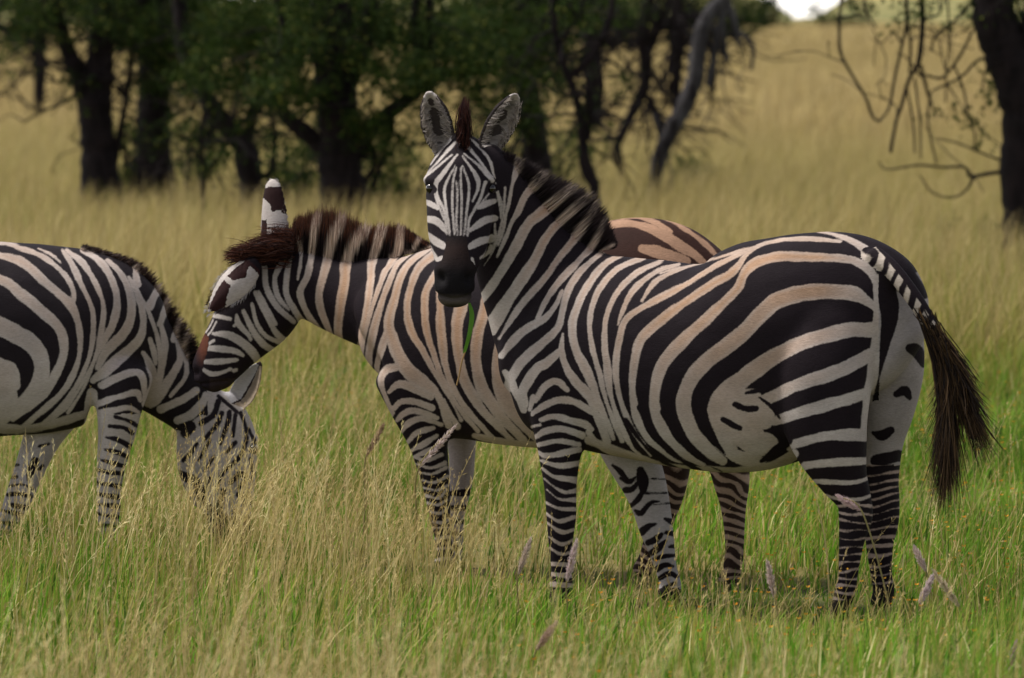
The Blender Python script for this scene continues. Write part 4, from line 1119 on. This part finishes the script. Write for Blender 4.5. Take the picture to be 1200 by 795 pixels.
tw = [[(p[0]+r_.normal(0, 1.5)*(0 < i < len(l)-1), p[1]+r_.normal(0, 1.5)*(0 < i < len(l)-1), p[2]*.72) for i, p in enumerate(l)] for l in tw]
tree('acacia_tree', 'heavy dark acacia trunk at the right edge with bare drooping twigs', D, 1195,
     [[(1203,gy(D)+3,60),(1201,270,50),(1200,200,50),(1200,140,52),(1190,95,54),(1178,55,52),(1168,15,48),(1164,-40,40),(1150,-140,26),(1130,-260,10)],
      [(1205,110,44),(1212,50,40),(1216,0,36),(1230,-90,26),(1250,-200,10)],
      [(1168,0,20),(1120,-36,14),(1070,-50,12),(1010,-46,8),(960,-60,4)], [(1170,40,14),(1155,20,10),(1140,-10,8)],
      [(1172,50,4),(1185,90,4),(1193,140,4),(1200,190,3)]]+tw,
     [(1110,-80,150,40,1.2,3000),(1180,-150,170,70,2.0,5000),(1070,16,30,14,.4,170),(1000,-34,60,16,.6,600),(1162,95,14,20,.3,130),(1125,135,26,16,.3,120),(1165,110,18,14,.2,90),(1158,5,26,14,.3,200)], 9, twigs=12)
# twiggy scrub between the trunks
def scrub(label, px, D, w, h, n_, seed, leaf):
    r_ = np.random.default_rng(seed); g = gy(D); sp = [[(px, g+3, 7), (px+r_.normal(0, 3), g-h*.25, 6), (px+r_.normal(0, 6), g-h*.5, 4)]]; cl = []
    for i in range(n_):
        an = r_.uniform(-1, 1); t0 = r_.uniform(.05, .45); P_ = [(px, g-h*t0*.5, 4)]; z = 0
        for k in range(1, 6):
            f = k/5; z += r_.normal(0, .12)
            P_.append((px+an*w*.5*f**.8+r_.normal(0, 4), g-h*(t0*.5+(1-t0*.5)*f*(1-.3*abs(an)))+r_.normal(0, 5), 3.6*(1-f)+1.0, z))
        sp.append(P_); e = P_[-1]; cl.append((e[0], e[1], 12, 10, .2, leaf, z)); m_ = P_[3]; cl.append((m_[0], m_[1], 10, 9, .2, leaf, z))
    tree('scrub_bush', label, D, px, sp, cl, seed, group='twiggy scrub under the acacias', cat='bush', twigs=n_)
scrub('twiggy scrub bush between the two leftmost acacia trunks', 152, 54, 40, 130, 9, 301, 40)
scrub('twiggy scrub bush left of the slanting acacia limb', 222, 57, 80, 120, 12, 302, 55)
scrub('broad twiggy scrub bush between the slanting limb and the thick central trunk', 338, 52, 90, 135, 15, 303, 60)
scrub('twiggy scrub bush just right of the thick central trunk', 458, 50, 90, 125, 14, 304, 45)
scrub('leafy scrub bush behind the left ear of the camera-facing zebra', 560, 58, 110, 130, 14, 305, 70)
scrub('thin scrub bush right of the trunk behind the zebra ears', 664, 56, 60, 110, 9, 306, 45)
scrub('grey twiggy scrub bush under the leaning dead trunk', 800, 60, 90, 60, 9, 307, 8)
scrub('low twiggy scrub bush beside the heavy right trunk', 1130, 46, 100, 50, 9, 308, 14)
# farther trunks and thickets
far = [('small dark far trunk standing alone in straw grass at the far left', 88, 44, [[(46,gy(88)+2,10),(44,100,14),(42,60,17),(40,10,18),(44,-60,12)],[(42,50,8),(25,20,6),(5,0,4)],[(42,60,7),(60,20,6),(80,-10,4)]], [(40,0,60,22,1,900),(30,40,34,24,.6,420),(60,-60,120,50,2,2600)]),
       ('far dark trunk seen between the crooked sapling and the bent sapling', 80, 694, [[(697,gy(80)+2,24),(694,72,22),(692,30,20),(698,-20,16),(700,-110,6)],[(692,40,8),(712,20,7),(730,0,5)]], [(690,-20,90,32,1.5,1800),(660,10,40,20,.6,700)]),
       ('pair of far reddish hanging limbs behind the leaning dead trunk', 72, 795, [[(781,92,4),(787,66,7),(792,40,8),(790,6,9),(798,-30,9)],[(792,gy(72)+2,9),(794,92,12),(797,60,14),(800,20,15),(798,-50,10)],[(834,108,6),(836,74,8),(828,50,6),(812,20,7),(799,0,8)]], [(790,-30,90,26,1.4,1700)])]
for k, (lab, D, x, sp, cl) in enumerate(far):
    tree('acacia_tree', lab, D, x, sp, cl, 20+k, size=.07)
def thicket(label, px, D, w, h, seed, n_):
    s = FPX/D
    g = gy(D); sp = [[(px, g+1, .2*s), (px+dx*1.3, g-h*.3*s, .13*s), (px+dx*1.8, g-h*.75*s, .05*s)] for dx in (-w*.18*s, .05*s, w*.2*s)]
    r_ = np.random.default_rng(seed)
    cl = [(px+((i_+.5)/12-.5)*.8*w*s, g-h*s*r_.uniform(.10, .85), w*.22*s, h*.24*s, w*.25, n_//12) for i_ in range(12)]
    tree('bush_tree', label, D, px, sp, cl, seed, size=.42, twigs=0, group='far trees along the horizon', cat='tree')
for k, (px, D, w, h, lab) in enumerate([
    (70, 260, 13, 5.2, 'far leafy tree on the horizon above the left forked trunk'), (-60, 250, 12, 5, 'far leafy tree on the horizon at the left picture edge'),
    (230, 250, 13, 5.5, 'far dark tree on the horizon behind the second upright trunk'), (330, 270, 12, 5.2, 'far tree on the horizon behind the slanting limb'),
    (455, 240, 13, 5.6, 'far tree on the horizon right of the thick central trunk'), (560, 250, 12, 5.2, 'far tree on the horizon above the camera-facing zebra'),
    (665, 260, 11, 5.0, 'far tree on the horizon behind the crooked sapling'), (770, 300, 12, 4.8, 'far tree on the horizon behind the dead leaning trunk'),
    (885, 600, 7, 5.0, 'small far tree on the horizon left of the patch of sky'),
    (985, 700, 9, 4.2, 'low far bush on the horizon right beside the patch of sky'),  (835, 620, 12, 5.0, 'far tree on the horizon between the dead trunk and the sky gap'),
     (1260, 320, 13, 5.2, 'far tree on the horizon at the right picture edge')]):
    thicket(lab, px, D, w, h, 50+k, 5200)
# ================================================================ grass
def patch(x, y, seed, sc):
    return noise3(np.stack([x*sc, y*sc*.6, np.zeros_like(x)], 1), seed, 3)
def scatter(n_, d0, d1, power=1.0, margin=1.25, left=None):
    """points on the ground inside a widening strip in front of the viewer, evenly per area or thinned with distance"""
    u = rng.uniform(0, 1, n_); a = 2-power*1.0
    d = (d0**a+u*(d1**a-d0**a))**(1/a) if abs(a) > 1e-3 else d0*(d1/d0)**u
    x = rng.uniform(-1, 1, n_)*.092*margin*d
    return x, d
def blades(x, y, h, w, lean, bend, col0, col1, rows=4, z=None):
    n_ = len(x); ang = rng.uniform(0, 6.283, n_); la = rng.uniform(0, 6.283, n_)
    root = np.stack([x, y, ground_z(x, y)-.01 if z is None else z], 1)
    side = np.stack([np.cos(ang), np.sin(ang)*.6, np.zeros(n_)], 1)
    ld = np.stack([np.cos(la), np.sin(la), np.zeros(n_)], 1)
    ld[:, 0] += .45; ld[:, :2] += .0
    ts = np.linspace(0, 1, rows); vs_ = []; cs_ = []
    for t in ts:
        p = root+ld*((lean*t+bend*t*t)*h)[:, None]; p[:, 2] += h*(t-.35*bend*t*t)
        ww = w*(1-t**1.6)*.5+w*.04
        vs_ += [p-side*ww[:, None], p+side*ww[:, None]]
        c = col0*(1-t)+col1*t; cs_ += [c, c]
    Vv = np.stack(vs_, 1); Cc = np.stack(cs_, 1); k = 2*rows
    base = (np.arange(n_)*k)[:, None, None]; loc = np.array([[2*i, 2*i+1, 2*i+3, 2*i+2] for i in range(rows-1)])[None]
    return Vv.reshape(-1, 3), (base+loc).reshape(-1, 4), Cc.reshape(-1, 3)
def mixcol(n_, pal, jit=.18):
    pal = np.array(pal); i = rng.integers(0, len(pal), n_); j = rng.integers(0, len(pal), n_); t = rng.uniform(0, 1, n_)[:, None]
    return (pal[i]*t+pal[j]*(1-t))*rng.uniform(1-jit, 1+jit, n_)[:, None]
GREEN = [(.09, .235, .013), (.14, .29, .022), (.20, .30, .035), (.045, .11, .012)]
YGREEN = [(.24, .235, .045), (.29, .26, .065), (.18, .21, .035)]
PALE = [(.72, .62, .34), (.64, .52, .26)]
STRAW = [(.50, .39, .165), (.57, .45, .22), (.43, .32, .13), (.31, .22, .10)]
class Pile:
    def __init__(s): s.v, s.f, s.c, s.o = [], [], [], 0
    def add(s, v, f, c): s.v.append(v); s.f.append(f+s.o); s.c.append(c); s.o += len(v)
    def build(s, name, mat):
        o = fast_quads(name, np.vstack(s.v), np.vstack(s.f), mat); set_color(o, np.vstack(s.c)); tag(o, kind='stuff'); return o
def tall_bias(x, y):
    """where the tall straw stands thick: front left, thinner towards the right"""
    px = 600+x*FPX/y
    return np.clip(1.05-np.abs(px-260)/420, .12, 1)
# --- short green sward
G = Pile()
x, y = scatter(120000, 15.5, 31, .55, 1.2)
keep = rng.uniform(-.9, 1, len(x)) < patch(x, y, 41, 1.6)+.55; x, y = x[keep], y[keep]; n_ = len(x)
h = (.05+.15*rng.uniform(0, 1, n_)**1.6)*(1+.6*patch(x, y, 42, 2.1))*np.interp(y, [15.5, 18.6, 19.6, 20.4, 22.5, 26, 31], [1.45, 1.4, 1.2, .75, .72, 1.1, 1.5]); mixy = rng.uniform(0, 1, n_) < .30+.2*patch(x, y, 43, .9)
c0 = np.where(mixy[:, None], mixcol(n_, YGREEN), mixcol(n_, GREEN)); bright = rng.uniform(0, 1, n_) < .06; c0[bright] = mixcol(int(bright.sum()), PALE+YGREEN)
c0 *= (1+.28*patch(x, y, 46, 3.0))[:, None]
c1 = c0*1.15+np.where(mixy[:, None], .05, .012)*np.array([1, .8, .2])
G.add(*blades(x, y, h, rng.uniform(.005, .011, n_), rng.uniform(0, .22, n_), rng.uniform(0, .5, n_)**1.5, c0, c1))
x, y = scatter(90000, 30, 75, .8, 1.25); n_ = len(x)
mixy = rng.uniform(0, 1, n_) < np.clip(.42+(y-30)/60+.3*patch(x, y, 44, .35), 0, 1)
c0 = np.where(mixy[:, None], mixcol(n_, YGREEN), mixcol(n_, GREEN)); c1 = c0*1.1+.02*np.array([1, .8, .2])
G.add(*blades(x, y, rng.uniform(.15, .40, n_), rng.uniform(.010, .020, n_), rng.uniform(0, .35, n_), rng.uniform(0, .6, n_), c0, c1, 3))
# the same sward carried on to both sides of the view and towards the viewer
def outer(n_, d0, d1, inner, wide):
    d = np.sqrt(rng.uniform(d0*d0, d1*d1, n_)); return d*.092*rng.uniform(inner, wide, n_)*np.where(rng.uniform(0, 1, n_) < .5, -1, 1), d
x, y = outer(70000, 15, 45, 1.2, 2.6); x2, y2 = scatter(26000, 5, 15.5, .5, 2.2); x, y = np.r_[x, x2], np.r_[y, y2]; n_ = len(x)
mixy = rng.uniform(0, 1, n_) < .35; c0 = np.where(mixy[:, None], mixcol(n_, YGREEN), mixcol(n_, GREEN))
G.add(*blades(x, y, rng.uniform(.10, .30, n_), rng.uniform(.008, .02, n_), rng.uniform(0, .3, n_), rng.uniform(0, .5, n_), c0, c0*1.15, 3))
G.build('short_grass', M_GRASS)
# --- tall dry grass
T = Pile()
def stalks(x, y, h, w, heads=True, pal=None, big=1.0):
    n_ = len(x); c0 = mixcol(n_, YGREEN+STRAW[:2]); c1 = mixcol(n_, pal or STRAW)
    lean = rng.uniform(.02, .26, n_); bend = rng.uniform(0, .25, n_); st = rng.bit_generator.state
    v, f, c = blades(x, y, h, w, lean, bend, c0, c1, 5); T.add(v, f, c)
    if heads:
        rows = v.reshape(n_, 5, 2, 3).mean(2); k = 26
        t = rng.uniform(.60, 1.0, (n_, k)); seg = np.minimum((t*4).astype(int), 3); fr = (t*4-seg)[..., None]
        idx = np.arange(n_)[:, None]
        p = rows[idx, seg]*(1-fr)+rows[idx, seg+1]*fr; ax = rows[:, 4]-rows[:, 3]; ax /= np.linalg.norm(ax, axis=1)[:, None]
        d = ax[:, None]*rng.uniform(.6, 1.2, (n_, k, 1))+rng.normal(0, .27, (n_, k, 3)); d /= np.linalg.norm(d, axis=2)[..., None]
        ln = big*rng.uniform(.010, .026, (n_, k, 1))*(1.25-t[..., None]*.5); s = np.cross(d, rng.normal(size=(n_, k, 3))); s /= np.maximum(np.linalg.norm(s, axis=2)[..., None], 1e-6); s *= rng.uniform(.0006, .0014, (n_, k, 1))
        q = np.stack([p, p+d*ln*.6+s, p+d*ln, p+d*ln*.6-s], 2).reshape(-1, 3)
        cc = np.repeat(np.repeat(c1*1.05, k, 0), 4, 0)
        T.add(q, np.arange(len(q)).reshape(-1, 4), cc)
x, y = scatter(9000, 15.2, 21.3, .6, 1.15); tb = tall_bias(x, y); keep = rng.uniform(0, 1, len(x)) < tb*(.55+.6*patch(x, y, 51, 1.3)); x, y, tb = x[keep], y[keep], tb[keep]; n_ = len(x)
hmax = np.interp(y, [15.2, 17.5, 18.6, 21.3], [.50, .58, .66, .62])
stalks(x, y, rng.uniform(.22, 1, n_)**.75*hmax*(.60+.45*tb), rng.uniform(.0022, .0046, n_))
x, y = scatter(5200, 21.3, 32, .6, 1.2); keep = rng.uniform(0, 1, len(x)) < .45+.6*patch(x, y, 52, .9); x, y = x[keep], y[keep]; n_ = len(x)
stalks(x, y, rng.uniform(.35, .70, n_), rng.uniform(.003, .005, n_))
# long pale plumed stalks leaning to the right, thick at the front left
x, y = scatter(3600, 15.6, 20.6, .6, 1.15); tb = tall_bias(x, y); keep = rng.uniform(0, 1, len(x)) < (tb-.08)*np.clip(.35+.9*patch(x, y, 58, 1.1), 0, 1)*1.1; x, y = x[keep], y[keep]; n_ = len(x)
stalks(x, y, rng.uniform(.55, 1, n_)*np.interp(y, [15.6, 18, 19.4, 20.6], [.70, .82, .74, .60]), rng.uniform(.0035, .006, n_), pal=PALE+STRAW[:2], big=1.5)
# near stalks whose tops blur into the bottom of the view
x, y = scatter(2400, 11.5, 15.2, .6, 1.2); keep = rng.uniform(0, 1, len(x)) < .55+.45*patch(x, y, 57, 1.5); x, y = x[keep], y[keep]; n_ = len(x)
stalks(x, y, rng.uniform(.45, 1.0, n_)*np.interp(y, [11.5, 15.2], [.92, .66]), rng.uniform(.003, .006, n_), pal=PALE+STRAW, big=1.3)
# leafy dry blades
x, y = scatter(17000, 15.2, 32, .7, 1.2); keep = rng.uniform(0, 1, len(x)) < np.clip(.35+.45*tall_bias(x, y)+.4*patch(x, y, 53, 1.1), .08, 1); x, y = x[keep], y[keep]; n_ = len(x)
T.add(*blades(x, y, rng.uniform(.10, .26, n_)*np.interp(y, [15.2, 19, 20.2, 22, 32], [1.35, 1.05, .7, .7, 1.5]), rng.uniform(.003, .006, n_), rng.uniform(0, .4, n_), rng.uniform(.1, .8, n_), mixcol(n_, YGREEN), mixcol(n_, STRAW)))
# the meadow behind
x, y = scatter(120000, 31, 85, .75, 1.3); n_ = len(x); gn = patch(x, y, 54, .28); k = rng.uniform(0, 1, n_) < np.clip(.55+(y-30)/38+.35*gn, .1, 1)
c1 = np.where(k[:, None], mixcol(n_, STRAW, .25), mixcol(n_, YGREEN)); c0 = mixcol(n_, YGREEN)
T.add(*blades(x, y, rng.uniform(.30, .75, n_)*(1+.25*gn), rng.uniform(.008, .016, n_), rng.uniform(0, .25, n_), rng.uniform(0, .35, n_), c0, c1, 3))
x, y = scatter(120000, 80, 260, 1.0, 1.35); n_ = len(x); gn = patch(x, y, 55, .12)
T.add(*blades(x, y, rng.uniform(.40, .85, n_)*(1+.25*gn), rng.uniform(.025, .06, n_), rng.uniform(0, .25, n_), rng.uniform(0, .3, n_), mixcol(n_, STRAW[1:]+YGREEN[1:2]), mixcol(n_, STRAW, .3), 3))
x, y = scatter(70000, 250, 900, 1.2, 1.4); n_ = len(x)
T.add(*blades(x, y, rng.uniform(.5, 1.0, n_), rng.uniform(.12, .35, n_), rng.uniform(0, .25, n_), rng.uniform(0, .3, n_), mixcol(n_, STRAW), mixcol(n_, STRAW, .3), 3, z=np.zeros(n_)))
x, y = outer(26000, 15, 45, 1.2, 2.6); x2, y2 = outer(50000, 40, 260, 1.25, 2.2); x, y = np.r_[x, x2], np.r_[y, y2]; n_ = len(x)
T.add(*blades(x, y, rng.uniform(.35, .75, n_), rng.uniform(.0006, .0011, n_)*np.maximum(y, 12)*.55, rng.uniform(0, .25, n_), rng.uniform(0, .3, n_), mixcol(n_, YGREEN), mixcol(n_, STRAW), 3))
T.build('tall_dry_grass', M_GRASS)
# --- tiny orange flowers in the sward
x, y = scatter(2600, 16, 30, .6, 1.15); keep = patch(x, y, 61, .9)+.25*np.sign(x) > -.05; x, y = x[keep], y[keep]; n_ = len(x)
z = ground_z(x, y)+rng.uniform(.10, .24, n_); r_ = rng.uniform(.003, .006, n_)
ang = np.linspace(0, 6.283, 7)[:-1]
F_ = Pile(); ctr = np.stack([x, y, z], 1)
for a in range(3):
    d1 = np.stack([np.cos(ang[2*a])*r_, np.sin(ang[2*a])*r_*.5-r_*.3, r_*.8], 1)*1.6; s1 = np.cross(d1, rng.normal(size=(n_, 3))); s1 /= np.linalg.norm(s1, axis=1)[:, None]; s1 *= (r_*.7)[:, None]
    q = np.stack([ctr, ctr+d1*.6+s1, ctr+d1, ctr+d1*.6-s1], 1).reshape(-1, 3); F_.add(q, np.arange(len(q)).reshape(-1, 4), np.repeat(mixcol(n_, [(.62, .26, .03), (.55, .32, .05)]), 4, 0))
F_.build('wildflowers', M_SEED)
# --- pale pink seed heads that stand out in the foreground
def seed_head(label, px, py, D, lean, ln_px, col):
    p0 = V(px, py, D); gz_ = 0; root = empty('seed_head_grass', (p0[0]-lean*.15, D, float(ground_z(np.array([p0[0]]), np.array([D]))[0]))); tag(root, label, 'grass stalk', 'pink seed head stalks in the foreground')
    r0 = np.array(root.location); s = D/FPX; tip = p0+np.array([lean*ln_px*s*1.0, 0, ln_px*s*.5]); low = p0-np.array([lean*ln_px*s*.6, 0, ln_px*s*.5])
    v, F = tube(np.array([r0, (r0+low)/2+np.array([.01, .01, 0]), low, tip]), np.array([.0022, .0018, .0014, .0006]), seg=5, wob=0)
    o = fast_quads('stem', v, F, M_GRASS, root); set_color(o, np.tile([.28, .24, .10], (len(v), 1)))
    n_ = 420; t = rng.uniform(0, 1, n_); b_ = low+(tip-low)*t[:, None]; ax = (tip-low)/np.linalg.norm(tip-low)
    rad = .015*np.sin(np.pi*np.clip(t*.9+.08, 0, 1))**.7
    o_ = rng.normal(size=(n_, 3)); o_ -= (o_@ax)[:, None]*ax; o_ /= np.linalg.norm(o_, axis=1)[:, None]
    tp = b_+o_*rad[:, None]*rng.uniform(.5, 1.2, n_)[:, None]+ax*rng.uniform(.008, .024, n_)[:, None]
    cv = np.array(col)*rng.uniform(.75, 1.2, n_)[:, None]
    hair_strands('seed_head', b_, (b_+tp)/2+o_*.002, tp, lambda v, t, h: cv[h], root, .0026, M_SEED)
PK = (.58, .46, .42)
for a in [('pink seed head rising in front of the near foreleg of the camera-facing zebra', 668, 660, 18.6, .15, 46, (.58, .46, .46)),
          ('tan pink seed head left of the near foreleg of the camera-facing zebra', 612, 655, 18.7, .22, 40, (.50, .40, .34)),
          ('mauve seed head below the belly left of the hind legs', 905, 682, 18.4, -.12, 40, PK),
          ('mauve seed head leaning right just below the tail tuft', 1082, 694, 18.1, .30, 34, (.58, .47, .48)),
          ('cream curved seed head leaning left right of the hind legs', 1114, 692, 18.0, -.45, 40, (.60, .50, .36)),
          ('pale seed head leaning left under the tail tuft', 1081, 658, 18.7, -.3, 26, (.62, .50, .46)),
          ('brown pink seed head leaning right near the bottom centre', 636, 748, 17.2, .45, 30, (.42, .29, .24)),
          ('slim brown seed head left of the middle zebra foreleg', 436, 518, 20.9, .35, 36, (.36, .25, .16)),
          ('white pink seed head crossing the middle zebra foreleg', 506, 525, 20.6, .55, 48, (.62, .52, .50)),
          ('pink seed head lying across the hind hock of the camera-facing zebra', 1000, 591, 18.9, -1.0, 16, (.58, .44, .44)),
                    ('dusty mauve seed head low at the right foreground', 1180, 782, 16.8, .2, 52, (.45, .33, .34))]:
    seed_head(*a)
# --- the green blade held in the mouth
root = empty('grass_sprig', V(552, 357, DA-.16)); tag(root, 'fresh green grass blade hanging from the mouth of the camera-facing zebra', 'grass blade')
pts = [(550,355,3,-.15),(553,370,5.5,-.17),(550,392,5,-.19),(544,414,3.5,-.18)]
S = catmull(np.array(pts, float), 8); c_ = np.array([V(s[0], s[1], DA+s[3]) for s in S]); w_ = S[:, 2]*DA/FPX*.5
v = np.stack([c_-np.c_[w_, 0*w_, 0*w_], c_+np.c_[0*w_, -w_*.4, 0*w_], c_+np.c_[w_, 0*w_, 0*w_]], 1).reshape(-1, 3); k = len(S)
F = np.array([[3*i+j, 3*i+j+1, 3*i+j+4, 3*i+j+3] for i in range(k-1) for j in (0, 1)])
o = fast_quads('blade', v, F, M_GRASS, root); set_color(o, np.tile([.075, .19, .018], (len(v), 1)))
P = np.array([V(545,412,DA-.18), V(541,425,DA-.18), V(538,440,DA-.18), V(535,452,DA-.18)]); v, F = tube(P, np.array([.0025,.002,.002,.0012]), seg=5, wob=0)
o = fast_quads('stem', v, F, M_GRASS, root); set_color(o, np.tile([.34, .22, .10], (len(v), 1)))
